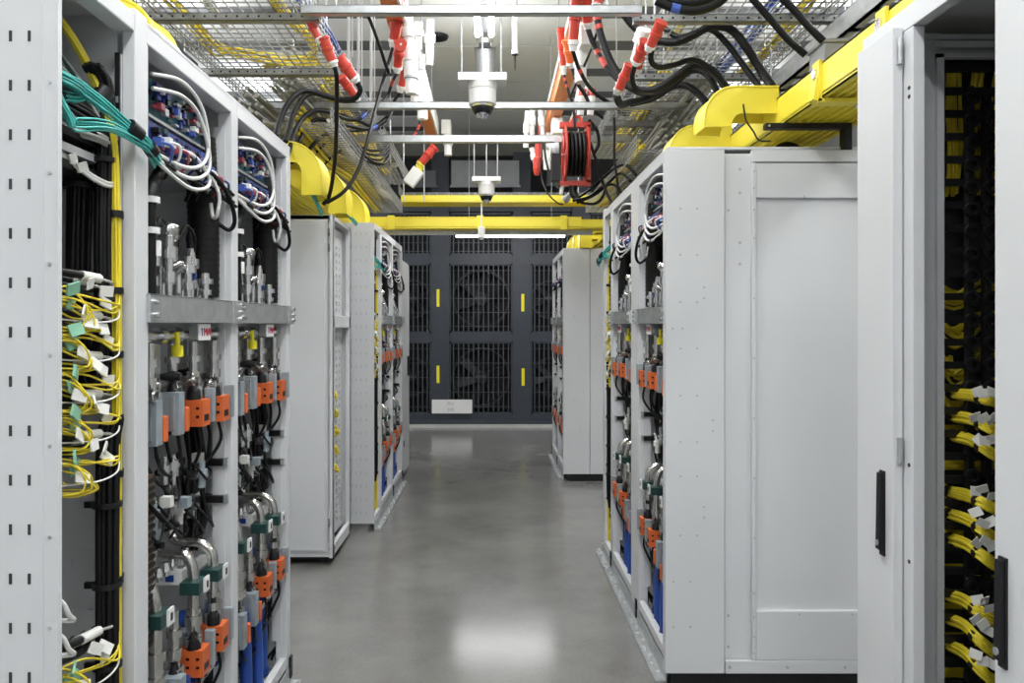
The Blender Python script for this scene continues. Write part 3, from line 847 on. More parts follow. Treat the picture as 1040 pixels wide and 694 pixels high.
# large end panel of the right row: a cabinet with its side to the camera
def side_cabinet():
    x0, x1, y = XR - .018, 2.35, 3.12
    t = thing('side_cabinet', 'large white cabinet side with a sunken panel, facing the camera on the right', 'cabinet', (0, y, 0))
    m = MB(); m.box(x0, .968, .0, .048, .065, 2.25); m.build('front_sheet', WHITE, t, bevel=.002)
    m = MB(); m.box(.974, 1.085, .018, .03, .12, 2.235); m.build('sunken_strip', WHITE, t, bevel=.002)
    m = MB()
    m.box(1.085, x1, .0, .03, 2.2, 2.25); m.box(1.101, x1 - .101, .004, .03, 2.05, 2.196); m.box(1.101, x1 - .101, .0, .03, .12, .325)
    m.box(.972, x1, -.002, .03, .065, .118); m.box(1.085, 1.10, .0, .03, .12, 2.198)
    m.box(x1 - .1, x1, .0, .03, .12, 2.198)
    m.build('panel_frame', WHITE, t, bevel=.0025)
    m = MB(); m.box(1.10, x1 - .1, .022, .03, .32, 2.06); m.build('sunken_panel', WHITE, t)
    m = MB(); m.box(.80, x1, .03, .075, .07, 2.24); m.build('cabinet_body', WHITE, t)
    m = MB(); m.box(XR + .01, x1, .01, .075, .0, .065); m.build('plinth', BLACKP, t)
    d = y / F
    px = [(691, 212), (708, 212), (691, 259), (708, 259), (691, 307), (708, 307), (715, 292), (715, 303), (683, 334), (693, 334), (691, 354), (708, 354),
          (691, 402), (708, 402), (724, 427), (724, 438), (691, 449), (708, 449), (691, 484), (708, 484), (715, 515), (715, 526), (691, 544), (708, 544), (684, 591), (701, 591), (684, 637), (701, 637)]
    screws([((u - VPX) * d, EYE + (VPY - v) * d) for u, v in px], .0045, t, 0)
    screws([((u - VPX) * d, EYE + (VPY - v) * d) for u, v in [(753, 171), (753, 195), (741, 213), (753, 246), (753, 268), (741, 627), (741, 659)]], .006, t, .018)
    screws([(1.091, z) for z in (2.16, 2.09, 2.0, 1.88, 1.63, 1.38, 1.13, .88, .63, .4, .3, .22, .15)], .004, t, .0)
    screws([(.99 + .24 * k, .092) for k in range(5)], .006, t, -.002)
    screws([(1.30, 2.055), (1.55, 2.055), (1.28, .312), (1.5, .312)], .004, t, .0)
    for x in (.80, .95, 1.6):
        m = MB(); m.turned((x, .03, 0), (x, .03, .05), [(0, .022), (.2, .022), (.2, .012), (1, .012)], 10); m.build('levelling_foot', GALV, t)
side_cabinet()

def far_cabinet():
    x0, x1, y = .69, 1.75, 7.26
    t = thing('side_cabinet', 'white cabinet side far down the aisle on the right, with a seam', 'cabinet', (0, y, 0))
    m = MB(); m.box(x0, .945, 0, .09, .07, 2.26); m.build('front_sheet', WHITE, t, bevel=.002)
    m = MB(); m.box(.95, x1, .004, .09, .07, 2.26); m.build('panel_frame', WHITE, t, bevel=.002)
    m = MB(); m.box(x0 + .05, x1, .012, .09, 0, .07); m.build('plinth', BLACKP, t)
    screws([(.80, 1.9), (.80, 1.6), (.85, 1.2), (.80, .8), (.85, .5), (1.0, 1.95), (1.0, 1.4), (1.08, 1.9)], .006, t, 0)
far_cabinet()

# white cabinet set back on the left, between the open bays and the back row
def mid_cabinet():
    t = thing('network_cabinet', 'plain white cabinet set back between the two left rows, on black castors', 'cabinet', (-1.008, 4.73, 0))
    Wd, D, Hh = .60, 1.15, 2.215
    m = MB(-1)
    m.box(0, D, 0, .03, .05, Hh); m.box(0, .03, 0, .05, .05, Hh); m.box(0, .03, Wd - .05, Wd, .05, Hh); m.box(0, D, 0, Wd, Hh - .03, Hh); m.box(0, .03, 0, Wd, .05, .12)
    m.box(.0, .03, 0, Wd, 1.50, 1.58); m.box(0, D, Wd - .03, Wd, .05, Hh)
    m.build('cabinet_frame', WHITE, t, bevel=.003)
    m = MB(-1); m.box(.035, D, -.012, 0, .085, Hh - .04); m.box(.045, D, -.018, -.012, .095, Hh - .055); m.build('side_panel', WHITE, t, bevel=.003)
    m = MB(-1); m.box(.0, .018, -.02, -.0, .05, Hh)
    for z in (2.1, 1.2, .3): m.box(.01, .02, -.026, -.018, z, z + .05)
    m.build('corner_strip', WHITE, t)
    for z in (2.08, 1.98, .25):
        m = MB(-1); m.box(.016, .022, -.028, -.02, z, z + .05); m.build('hinge', BLACKP, t)
    m = MB(-1); m.box(.05, .06, .30, Wd - .06, .12, Hh - .05); m.use(1)
    for k in range(40): m.box(.046, .05, .33, .36, .2 + .047 * k, .22 + .047 * k); m.box(.046, .05, .42, .45, .2 + .047 * k, .22 + .047 * k)
    m.build('vented_strip', [WHITE, GREYP], t)
    m = MB(-1); m.box(.35, .36, .04, Wd - .04, .1, Hh - .05); m.build('back_panel', DARK, t)
    for x in (.06, .5, 1.0):
        for y in (.06, Wd - .08):
            m = MB(-1); m.box(x - .02, x + .02, y - .015, y + .015, .03, .05); m.cyl((x, y - .012, .022), (x, y + .012, .022), .022); m.build('castor', BLACKP, t)
    m = MB(-1); m.box(.03, D, .02, Wd - .02, .03, .05); m.build('plinth', BLACKP, t)
    for i, z in enumerate((.62, .74, .86, .98, 1.10)):
        q = bundle([(.10, .10, z), (.04, .16, z - .03), (.02, .24, z - .06), (.06, .30, z - .03)], 6, .02, .005, YCABLE, i, MB(-1), wob=.5)
        o = q.build('patch_leads', YCABLE); o.location = t.location
        tag(o, f'tuft of yellow leads in the set-back white cabinet, {ORD[4 - i] if i else "lowest"}', 'cable bundle', 'yellow tufts in the set-back white cabinet')
mid_cabinet()

def door_cabinet():
    t = thing('door_cabinet', 'white cabinet with closed door and black latches ending the back left row', 'cabinet', (-.87, 7.23, 0))
    m = MB(-1); m.box(0.02, 1.1, 0, .62, .06, 2.16); m.build('cabinet_body', WHITE, t, bevel=.004)
    m = MB(-1); m.prism([(.02, .06), (.60, .06), (.60, 2.06), (.57, 2.12), (.52, 2.14), (.02, 2.14)], 'x', 0, .018); d = m.build('door', WHITE, t)
    for z, h in ((1.86, .06), (.32, .06)):
        m = MB(-1); m.box(-.004, .0, .09, .16, z, z + h); m.build('latch', BLACKP, d)
    m = MB(-1); m.box(-.02, .0, .42, .46, 1.0, 1.2); m.build('handle', BLACKP, d)
    m = MB(-1); m.box(.04, 1.1, .02, .6, 0, .06); m.build('plinth', BLACKP, t)
door_cabinet()

# near right fibre cabinet: two narrow doors with black handles either side of an open bay
def fibre_cabinet():
    X = .95
    t = thing('fibre_cabinet', 'tall white fibre cabinet at the right edge with an open bay between two doors', 'cabinet', (X, 0, 0))
    m = MB()
    m.box(.001, .012, 1.728, 1.92, .06, 2.196); m.box(0, .027, 1.69, 1.727, .06, 2.196)         # far post and jamb
    m.box(0, .03, .80, 1.92, 2.197, 2.25); m.box(.03, .9, .80, 1.92, 2.245, 2.25); m.box(0.002, .03, 1.35, 1.689, .06, .1)
    m.box(.0, .05, .80, 1.30, .06, 2.196)
    m.build('cabinet_frame', WHITE, t, bevel=.002)
    m = MB()
    m.box(.055, .9, 1.905, 1.92, .06, 2.244); m.box(.88, .9, .82, 1.905, .06, 2.244); m.box(.055, .9, .80, .82, .06, 2.244); m.build('outer_panel', WHITE, t)
    m = MB()
    m.box(.02, .095, 1.745, 1.765, .06, 2.2); m.box(.082, .098, 1.735, 1.75, .06, 2.15)
    m.box(.02, .9, 1.74, 1.76, 2.185, 2.196); m.box(.02, .9, 1.752, 1.765, 2.152, 2.20); m.box(.082, .9, 1.735, 1.75, 2.14, 2.152)
    m.box(.03, .045, 1.735, 1.74, 2.155, 2.18); m.box(.085, .9, 1.738, 1.748, 2.165, 2.18)
    m.build('inner_frame', GREYP, t)
    for k in range(14):
        m = MB(); m.cyl((.052, 1.742, .2 + .145 * k), (.052, 1.746, .2 + .145 * k), .004, n=8); m.build('screw', GALV, t)
    for z in (2.06, 2.04, 1.2, .98):
        m = MB(); m.cyl((-.001, 1.705, z), (.001, 1.705, z), .005, n=8); m.build('screw_hole', BLACKP, t)
    for y0, y1, hy, z0, nm in ((1.728, 1.897, 1.77, .06, 'far'), (1.02, 1.378, 1.352, .06, 'near')):
        m = MB(); m.box(-.025, -.002, y0, y1, .06, 2.207)
        d = m.build('door', WHITE, t, bevel=.002)
        m = MB(); zc = 1.075 if nm == 'far' else 1.0
        m.box(-.030, -.025, hy - .010, hy + .010, zc - .10, zc + .10); m.prism([(-.040, zc - .085), (-.03, zc - .09), (-.03, zc + .095), (-.037, zc + .095)], 'y', hy - .008, hy + .008)
        m.use(1); m.cyl((-.042, hy, zc - .07), (-.03, hy, zc - .07), .007)
        m.build('handle', [BLACKP, GALV], d, label='black swing handle')
        m = MB()
        for z in (.3, 1.2, 2.12): m.cyl((-.012, y0 - .006 if nm == 'far' else y0 - .004, z), (-.012, y0 - .006 if nm == 'far' else y0 - .004, z + .06), .006)
        m.build('hinge', GALV, d)
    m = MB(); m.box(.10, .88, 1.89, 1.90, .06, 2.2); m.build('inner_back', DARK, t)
    m = MB()
    for k in range(38):
        z = .12 + .054 * k
        m.box(.09, .88, 1.765, 1.775, z, z + .017)
    for x in (.165, .205, .33): m.box(x, x + .014, 1.752, 1.77, .1, 2.08)
    m.build('cable_comb', BLACKP, t, label='black comb of horizontal bars')
    m = MB()
    for k in range(30):
        z = 2.05 - .052 * k
        for x in (.165, .21): m.ring((x + .007, 1.745, z), 'y', .010, .017, .012, 12)
    m.build('cable_ring_row', BLACKP, t)
    m = MB(); m.box(.02, .9, .82, 1.9, .0, .06); m.build('plinth', BLACKP, t)
    # loose yellow fibre inside
    def put(m, name, mats, label, cat, g=None): o = m.build(name, mats); tag(o, label, cat, g); return o
    for k in range(5):
        x = X + .12 + .05 * k
        q = bundle([(x - .02 + .01 * k, 1.80, 2.14), (x, 1.82, 2.04), (x + .01, 1.83, 1.95), (x + .015, 1.85, 1.84)], 9, .017, .004, YCABLE, 30 + k, wob=.25)
        put(q, 'fibre_bundle', YCABLE, 'yellow fibre trunk dropping behind the black comb of the right cabinet', 'cable bundle', 'yellow trunks behind the black comb')
    for k in range(4):
        q = bundle([(X + .10 + .02 * k, 1.81, 1.62 - .09 * k), (X + .17, 1.80, 1.58 - .09 * k), (X + .24, 1.79, 1.62 - .08 * k), (X + .30, 1.79, 1.57 - .08 * k)], 10, .025, .004, YCABLE, 50 + k, wob=.4)
        put(q, 'fibre_bundle', YCABLE, 'yellow fibre sagging between the black comb bars of the right cabinet', 'cable bundle', 'yellow sags behind the black comb')
    for k in range(12):
        q = bundle([(X + .10, 1.82, 1.35 - .085 * k), (X + .20, 1.82, 1.35 - .085 * k), (X + .32, 1.82, 1.33 - .085 * k)], 5, .012, .004, YCABLE, 70 + k, wob=.3)
        put(q, 'fibre_run', YCABLE, 'dim yellow fibre run deep behind the comb in the right fibre cabinet', 'cable bundle', 'deep yellow runs in the right fibre cabinet')
    for k, (v, dv) in enumerate(((400, 10), (423, 18), (443, 24), (500, 20), (523, 28), (548, 30), (605, 30), (628, 40), (655, 44))):
        y = 1.70
        u0 = 966 if k < 3 else (963 if k < 6 else 960)
        P = [at(u0 - 6, v - 4, y + .14), at(u0 + 2, v, y + .09), at(u0 + 20, v + dv * .2, y + .03), at(u0 + 36, v + dv * .6, y - .03), at(1016, v + dv * .95, y - .02), at(1045, v + dv * 1.2, y)]
        nm = ['topmost', 'second', 'third', 'fourth', 'fifth', 'sixth', 'seventh', 'eighth', 'lowest'][k]
        q = bundle(P, 13, .0125, .0038, YCABLE, 90 + k, wob=.12)
        q.use(1); q.tube([P[0] * .15 + P[1] * .85, P[1] * .9 + P[2] * .1], .0165, 10); q.tube([P[2] * .4 + P[3] * .6, P[2] * .2 + P[3] * .8], .0155, 10)
        o = put(q, 'fibre_bundle', [YCABLE, BLACKP], f'{nm} of nine bright yellow fibre bundles with white tags in the right cabinet', 'cable bundle', 'yellow bundles with white tags in the right fibre cabinet')
        rnd = random.Random(k)
        for j in range(3):
            c = at(992 + 7 * j + rnd.uniform(-2, 2), v + dv * (.30 + .15 * j) - 7 + rnd.uniform(-5, 4), P[3].y - .018 - .003 * (j % 2))
            q = MB(); q.obox(c, (.025, .0015, .020), (rnd.uniform(-.6, .6), rnd.uniform(-.7, .7), rnd.uniform(-.5, .5)))
            q.build('paper_tag', WTAG, o)
    return t
fibre_cabinet()

# ================================================================== overhead steel
def channel(name, x0, x1, y, z, h, label, holes=False, m_=GALV, wd=.041):
    t = thing(name, label, 'strut', ((x0 + x1) / 2, y, z))
    L = (x1 - x0) / 2
    m = MB()
    m.box(-L, L, 0, .003, 0, h); m.box(-L, L, wd - .003, wd, 0, h); m.box(-L, L, 0, wd, h - .003, h); m.box(-L, L, 0, wd, 0, .003)
    if holes:
        m.use(1); k = -L + .03
        while k < L - .02: m.cyl((k, -.001, h * .5), (k, .002, h * .5), .0055, n=8); k += .05
    m.build('channel', [m_, BLACKP], t)
    for x in (-L * .8, L * .8):
        m = MB(); m.cyl((x, wd / 2, h), (x, wd / 2, 4.5 - z), .005, n=6); m.build('threaded_rod', GALV, t)
    return t
channel('strut_channel', -.87, .68, 3.40, 2.937, .038, 'pale steel strut across the aisle, highest in the picture, carrying the first dome camera')
channel('strut_channel', -1.60, 1.42, 4.87, 2.93, .042, 'long pale steel strut across the aisle just behind the first dome camera')
channel('strut_channel', -1.58, 1.45, 5.75, 2.925, .055, 'pale steel strut across the aisle carrying the second dome camera')
channel('perforated_strut', -1.66, -.80, 3.46, 2.93, .035, 'perforated grey strut under the left mesh tray, nearer one', True, GALVD)
channel('perforated_strut', -1.66, -.86, 4.22, 2.93, .038, 'perforated grey strut under the left mesh tray, second one', True, GALVD)
channel('perforated_strut', .66, 1.66, 3.48, 2.93, .036, 'perforated grey strut under the right mesh tray, nearer one', True, GALVD)
channel('perforated_strut', .80, 1.66, 4.30, 2.93, .038, 'perforated grey strut under the right mesh tray, second one', True, GALVD)
channel('perforated_strut', -1.66, -.84, 6.75, 2.94, .04, 'grey strut under the left mesh tray towards its far end', True, GALVD)
channel('perforated_strut', .80, 1.70, 5.35, 2.94, .07, 'thick grey strut under the right mesh tray, above the cable reel', False, GALVD)


def mesh_tray(x0, x1, y0, y1, z, label, side=.10, px=.05, py=.06):
    t = thing('wire_tray', label, 'cable tray', ((x0 + x1) / 2, (y0 + y1) / 2, z))
    w, L, r = (x1 - x0) / 2, (y1 - y0) / 2, .0027
    m = MB()
    n = int(2 * w / px); k = int(2 * L / py)
    for i in range(n + 1):
        x = -w + 2 * w * i / n; m.box(x - r, x + r, -L, L, -r, r)
    for j in range(k + 1):
        y = -L + 2 * L * j / k; m.box(-w, w, y - r, y + r, r, 3 * r)
    m.build('mesh_floor', GALVD, t)
    for sx, nm in ((-1, 'side_mesh'), (1, 'side_mesh')):
        m = MB()
        for q in (.33, .66, 1): m.box(sx * w - r, sx * w + r, -L, L, side * q - r, side * q + r)
        for j in range(k + 1):
            y = -L + 2 * L * j / k; m.box(sx * w - r, sx * w + r, y - r, y + r, 0, side)
        m.build(nm, GALVD, t)
    return t
mesh_tray(-1.62, -.86, 1.6, 7.8, 2.982, 'long wire mesh tray running above the left racks')
mesh_tray(.84, 1.60, 2.2, 6.6, 2.982, 'long wire mesh tray running above the right racks')
mesh_tray(-2.45, -1.75, 2.2, 7.6, 2.86, 'outer wire mesh tray farther left, above the back of the left racks', px=.07)
mesh_tray(1.75, 2.5, 3.0, 7.0, 2.95, 'outer wire mesh tray farther right, above the back of the right racks', px=.07)
mesh_tray(-1.62, -.95, 4.4, 7.9, 2.70, 'lower wire mesh tray above the back left cabinets', px=.06)
mesh_tray(.95, 1.75, 4.9, 7.6, 2.66, 'lower wire mesh tray above the back right cabinets', px=.06)
mesh_tray(-1.0, 1.5, 8.0, 8.35, 2.925, 'wire mesh tray crossing the aisle before the dark end wall', py=.06, px=.08, side=.09)

# cables lying in the trays
def lay(name, x, z, y0, y1, n, sp, r, m_, label, seed, group=None, cross=None, mix=None):
    rnd = random.Random(seed); P = []; y = y0
    while y < y1: P.append((x + rnd.uniform(-.03, .03), y, z + rnd.uniform(0, .02))); y += .45
    if cross: P += cross
    q = bundle(P, n, sp, r, m_, seed, wob=.3 if sp < .08 else .07)
    return tag(q.build(name, m_), label, 'cable bundle', group)
lay('fibre_bundle', -.98, 3.02, 1.7, 4.2, 8, .030, .0055, YCABLE, 'yellow fibre bundle along the inner edge of the left mesh tray', 1, cross=[(-.99, 4.15, 3.03), (-1.1, 4.25, 3.02), (-1.3, 4.3, 3.02)])
lay('fibre_bundle', -1.50, 3.02, 1.8, 4.2, 10, .035, .0055, YCABLE, 'yellow fibre bundle along the outer edge of the left mesh tray', 2, cross=[(-1.42, 4.1, 3.02), (-1.2, 4.25, 3.02), (-1.0, 4.3, 3.03)])
lay('cable_bundle', -.90, 3.05, 1.7, 5.4, 6, .025, .006, BCABLE, 'blue cable bundle in the side of the left mesh tray', 3)
lay('cable_bundle', -1.36, 3.03, 2.0, 4.0, 7, .03, .007, WCABLE, 'white cable bundle in the left mesh tray beside the yellow one', 4)
lay('cable_bundle', -1.25, 3.04, 4.5, 7.6, 34, .17, .011, GCABLE, 'thick pale cable bundle in the far half of the left mesh tray', 5)
lay('fibre_bundle', -1.05, 3.03, 4.6, 7.7, 14, .07, .008, YCABLE, 'yellow fibre bundle in the far half of the left mesh tray', 6)
lay('cable_bundle', -1.45, 2.74, 4.4, 7.8, 38, .19, .012, GCABLE, 'grey cable bundle in the lower left tray', 7)
lay('fibre_bundle', -1.15, 2.74, 4.5, 7.8, 16, .09, .010, YCABLE, 'yellow fibre bundle in the lower left tray', 8)
lay('cable_bundle', -1.0, 2.745, 4.6, 7.7, 8, .03, .010, WCABLE, 'white cable bundle at the inner edge of the lower left tray', 9)
lay('cable_bundle', -2.1, 2.91, 2.3, 7.4, 14, .12, .011, BCABLE, 'blue and grey cable bundle in the outer left tray', 10)
lay('cable_bundle', -1.9, 2.91, 2.3, 7.4, 26, .16, .012, WCABLE, 'white cable bundle in the outer left tray', 21)
lay('fibre_bundle', .97, 3.02, 2.3, 4.4, 5, .022, .005, YCABLE, 'yellow fibre bundle along the inner edge of the right mesh tray', 11)
lay('fibre_bundle', 1.50, 3.02, 2.3, 4.6, 8, .03, .006, YCABLE, 'yellow fibre bundle along the outer edge of the right mesh tray', 12)
lay('cable_bundle', 1.36, 3.04, 2.3, 4.6, 7, .04, .008, BCABLE, 'dark blue cable bundle in the right mesh tray', 13)
lay('cable_bundle', 1.28, 3.04, 4.4, 6.4, 34, .17, .011, GCABLE, 'pale cable bundle in the far half of the right mesh tray', 14)
lay('fibre_bundle', 1.02, 3.03, 4.5, 6.5, 12, .07, .008, YCABLE, 'yellow fibre bundle in the far half of the right mesh tray', 15)
lay('cable_bundle', 1.20, 2.71, 4.9, 7.5, 38, .19, .012, GCABLE, 'grey cable bundle in the lower right tray', 16)
lay('fibre_bundle', 1.48, 2.71, 4.9, 7.5, 18, .10, .011, YCABLE, 'yellow fibre bundle in the lower right tray', 17)
lay('fibre_bundle', 1.02, 2.70, 5.0, 7.5, 8, .04, .009, YCABLE, 'thin yellow fibre bundle at the inner edge of the lower right tray', 18)
lay('cable_bundle', 2.1, 2.98, 3.1, 6.9, 30, .2, .012, GCABLE, 'pale cable bundle in the outer right tray', 19)
# ladder tray beside the right yellow duct
t = thing('ladder_tray', 'grey ladder tray rising over the yellow duct at the top right', 'cable tray', (1.5, 3.4, 2.75))
m = MB(); m.box(-.02, .0, -1.6, .9, 0, .09); m.box(-.02, .03, -1.6, .9, .0, .004); m.box(-.02, .03, -1.6, .9, .086, .09); m.build('side_rail', GALV, t)
m = MB(); m.box(.40, .42, -1.6, .9, 0, .09); m.build('side_rail', GALV, t)
for k in range(12):
    m = MB(); m.box(-.0, .40, -1.5 + .2 * k, -1.46 + .2 * k, .0, .02); m.build('rung', BLACKP, t)
for k in range(3):
    m = MB(); m.cyl((-.01, -1.2 + .9 * k, .09), (-.01, -1.2 + .9 * k, 1.75), .005, n=6); m.build('threaded_rod', GALV, t)
m = MB(); m.box(1.27, 1.37, 2.86, 3.0, 2.504, 2.60); m.box(1.262, 1.378, 2.852, 3.008, 2.60, 2.615)
tag(m.build('junction_box', mat('mid_grey_box', (.28, .29, .31), .5), bevel=.004), 'small grey junction box on top of the yellow duct below the ladder tray', 'junction box')

# dome cameras hung from the struts
for y, r, l in ((3.42, 1.0, 'white dome camera hanging near the top centre, nearer one'), (5.78, 1.0, 'white dome camera hanging farther down the aisle above the yellow beam')):
    t = thing('dome_camera', l, 'security camera', (-.045, y, 2.52), 'dome cameras over the aisle')
    m = MB(); m.box(-.11, .11, -.06, .06, .105, .132); m.box(-.11, .11, -.062, -.058, .10, .135); m.build('mount_plate', WHITE2, t, bevel=.003)
    m = MB(); m.turned((0, 0, .105), (0, 0, 0), [(0, .066), (.30, .066), (.34, .064), (.96, .063), (1, .056)], 24); m.build('housing', WHITE2, t)
    m = MB(); m.ball((0, 0, 0), .05, 20, half=True, sz=1.15); m.build('dome', LENS, t)
    m = MB(); m.ball((0, -.004, -.024), .036, 20, half=True, sz=1.05); m.turned((0, 0, .002), (0, 0, -.008), [(0, .053), (1, .051)], 24); m.build('ring_and_glint', CHROME, t)  # chrome cap inside the ring imitates the bright crescent reflected in the dome
    for x in (-.095, 0, .085):
        m = MB(); m.cyl((x, 0, .13), (x, 0, .405), .0045, n=8); m.build('hanger_rod', GALV, t)
m = MB(); m.turned((-.042 + .20, 5.2, 3.9), (.158, 5.2, 3.40), [(0, .02), (.93, .02), (.94, .024), (1, .024)], 12); m.use(1); m.turned((.158, 5.2, 3.42), (.158, 5.2, 3.29), [(0, .022), (.2, .022), (.22, .008), (1, .004)], 10)
m.use(0); m.cyl((.158, 5.2, 3.9), (.158, 5.2, 4.49), .006)
tag(m.build('pull_cord_tube', [WHITE2, BLACKP]), 'thin white tube with a black end hanging right of the bright strip light', 'tube')
m = MB(); m.ring((-.50, 7.4, 4.465), 'z', .03, .09, .02, 20) if False else m.turned((-.56, 7.7, 4.49), (-.56, 7.7, 4.45), [(0, .11), (.6, .10), (1, .06)], 20)
tag(m.build('ceiling_vent', BLACKP), 'round black vent in the grey ceiling sheet left of the strip light', 'vent')

# ================================================================== yellow fibre ducts
def duct(x0, x1, y0, y1, z0, z1, label, along='y'):
    t = thing('fibre_duct', label, 'cable duct', ((x0 + x1) / 2, (y0 + y1) / 2, z0))
    a, b, h = (x1 - x0) / 2, (y1 - y0) / 2, z1 - z0
    m = MB()
    if along == 'y':
        m.box(-a, a, -b, b, .012, .018); m.box(-a, -a + .005, -b, b, 0, h); m.box(a - .005, a, -b, b, 0, h)
        m.box(-a, -a + .016, -b, b, h - .006, h); m.box(a - .016, a, -b, b, h - .006, h); m.box(-a, -a + .012, -b, b, 0, .006)
        for k in range(9): x = -a + 2 * a * (k + .5) / 9; m.box(x - .004, x + .004, -b, b, 0, .012)
    else:
        m.box(-a, a, -b, b, .012, .018); m.box(-a, a, -b, -b + .005, 0, h); m.box(-a, a, b - .005, b, 0, h)
        m.box(-a, a, -b - .004, -b + .012, h - .006, h); m.box(-a, a, -b - .004, -b + .012, 0, .012)
        for k in range(6): y = -b + 2 * b * (k + .5) / 6; m.box(-a, a, y - .004, y + .004, 0, .012)
    m.build('duct_channel', YELLOW, t)
    return t
def duct_joint(t, x, y, a, h):
    m = MB(); m.box(x - a - .012, x - a, y - .03, y + .03, -.015, h + .01); m.box(x + a, x + a + .012, y - .03, y + .03, -.015, h + .01); m.box(x - a - .012, x + a + .012, y - .03, y + .03, -.018, -.004)
    m.prism([(x - a - .02, h * .45), (x - a - .012, h * .45 + .03), (x - a - .012, -.015), (x - a - .03, -.005)], 'y', y - .025, y + .025)
    j = m.build('duct_joint', YELLOW, t)
    m = MB(); m.box(x - a - .022, x - a - .012, y - .014, y + .014, h * .6, h * .85); m.build('clamp_bolt', CHROME, j)
    m = MB(); m.box(x - .02, x + .02, y - .02, y + .02, -.026, -.018); m.build('clamp_nut', CHROME, j)
d = duct(1.23, 1.55, 1.95, 4.75, 2.37, 2.50, 'long yellow fibre duct above the white cabinet on the right')
duct_joint(d, 0, 2.82 - 3.35, .16, .13)
duct_joint(d, 0, 2.35 - 3.35, .16, .13)
d = duct(-1.62, -1.26, 1.2, 6.7, 2.40, 2.53, 'long yellow fibre duct above the left racks')
duct_joint(d, 0, -.6, .18, .13)
d = duct(-1.42, .80, 6.72, 7.02, 2.385, 2.49, 'yellow fibre duct crossing the aisle as a beam between the two rows', 'x')
for x in (-.6, .2, .95):
    m = MB(); m.box(x - .03, x + .03, -.165, -.155, -.01, .115); m.build('duct_joint', YELLOW, d)
d = duct(.80, 1.25, 6.74, 7.0, 2.392, 2.47, 'short yellow duct piece joining the crossing beam to the right racks', 'x')
d = duct(1.10, 1.50, 7.03, 9.2, 2.36, 2.50, 'yellow fibre duct above the back right cabinets')
d = duct(-.98, 1.32, 8.02, 8.33, 2.835, 2.91, 'upper yellow fibre duct crossing below the wire tray in front of the dark end wall', 'x')
for x in (-.9, .75):
    m = MB(); m.cyl((x, -.16, .0), (x, -.16, 4.5 - 2.835), .006, n=6); m.build('hanger_rod', GALV, d)
m = MB(); m.box(-1.02, .92, 6.85, 6.89, 2.345, 2.385)
tag(m.build('support_rail', GALV), 'thin grey rail under the yellow crossing beam', 'rail')
# support bracket of the right duct
t = thing('duct_bracket', 'black bracket holding the right yellow duct above the white cabinet', 'bracket', (1.15, 3.16, 2.27))
m = MB(); m.box(0, .36, -.02, .02, .075, .098); m.build('bracket_arm', BLACKP, t, bevel=.002)
m = MB(); m.box(.325, .36, -.02, .02, -.02, .08); m.build('bracket_post', BLACKP, t)
m = MB(); m.cyl((.012, -.022, .086), (.012, -.02, .086), .005, n=8); m.build('bolt', GALV, t)
m = MB()
m.tube([(1.36 + .075 * math.cos(a * math.pi / 8), 3.45, 2.275 + .075 * math.sin(a * math.pi / 8)) for a in range(9)], .014, 8, 2)
m.tube([(1.39 + .05 * math.cos(a * math.pi / 8), 3.52, 2.275 + .05 * math.sin(a * math.pi / 8)) for a in range(9)], .012, 8, 2)
tag(m.build('cable_loop', BLACK), 'black cable loop behind the black bracket under the right yellow duct', 'cable')
m = MB(); m.box(1.30, 1.42, 3.5, 3.6, 2.272, 2.33); m.use(1); m.box(1.40, 1.43, 3.49, 3.5, 2.30, 2.325)
tag(m.build('power_socket', [WHITE2, RED]), 'white socket block with a red insert behind the black cable loop', 'socket')


def waterfall(s, x, y, z, reach, w, drop, label, glare=False, rad=.13):
    """a rounded yellow spill-over chute: leaves the duct sideways (towards the aisle), then turns down"""
    t = thing('fibre_chute', label, 'cable chute', (x, y, z))
    t['group'] = 'yellow chutes on the rack tops'
    r = reach; n = 10
    m = MB(s)
    out = [(0, 0)]
    # outer sheet: flat, quarter turn, straight down
    arc = [(-(reach - rad) - rad * math.sin(a * math.pi / 2 / n), -rad + rad * math.cos(a * math.pi / 2 / n)) for a in range(n + 1)]
    outer = [(.02, 0)] + arc + [(-reach, -drop)]
    inner_r = .07
    ix = -(reach - .115)
    arc2 = [(ix + .05 - .05 * math.sin(a * math.pi / 2 / n), -.115 - .05 + .05 * math.cos(a * math.pi / 2 / n)) for a in range(n + 1)]
    cheek = outer + [(ix, -drop)] + arc2[::-1] + [(.02, -.115)]
    for yy in (-w / 2, w / 2 - .004): m.prism(cheek, 'y', yy, yy + .004)
    for p, q in zip(outer, outer[1:]):
        m.add([(p[0], -w / 2, p[1]), (q[0], -w / 2, q[1]), (q[0], w / 2, q[1]), (p[0], w / 2, p[1]),
               (p[0] * .985, -w / 2, p[1] - .004), (q[0] * .985, -w / 2, q[1] - .003), (q[0] * .985, w / 2, q[1] - .003), (p[0] * .985, w / 2, p[1] - .004)],
              [(0, 1, 2, 3), (4, 7, 6, 5)], True)
    m.build('chute_hood', YELLOW, t)
    for yy in (-w / 2, w / 2):
        m = MB(s); m.tube([(p[0], yy, p[1]) for p in outer] + [(ix, yy, -drop)], .005, 6, raw=True)
        m.build('chute_rim', YELLOW, t)
    if glare:
        m = MB(s); m.prism([(-reach - .002, -drop), (-reach - .014, -drop + .01), (-reach - .014, -.11), (-reach - .002, -.09)], 'y', -w / 2, w / 2); m.build('chute_glare', WHITE2, t)  # white strip stands in for glare along the edge of the yellow hood
    return t
for y, l in ((3.32, 'yellow chute arching out of the right duct, nearer one, open below'), (3.95, 'yellow chute on the right duct, lower in the picture, above the panel corner')):
    waterfall(1, 1.22, y, 2.55, .30, .17, .17, l)
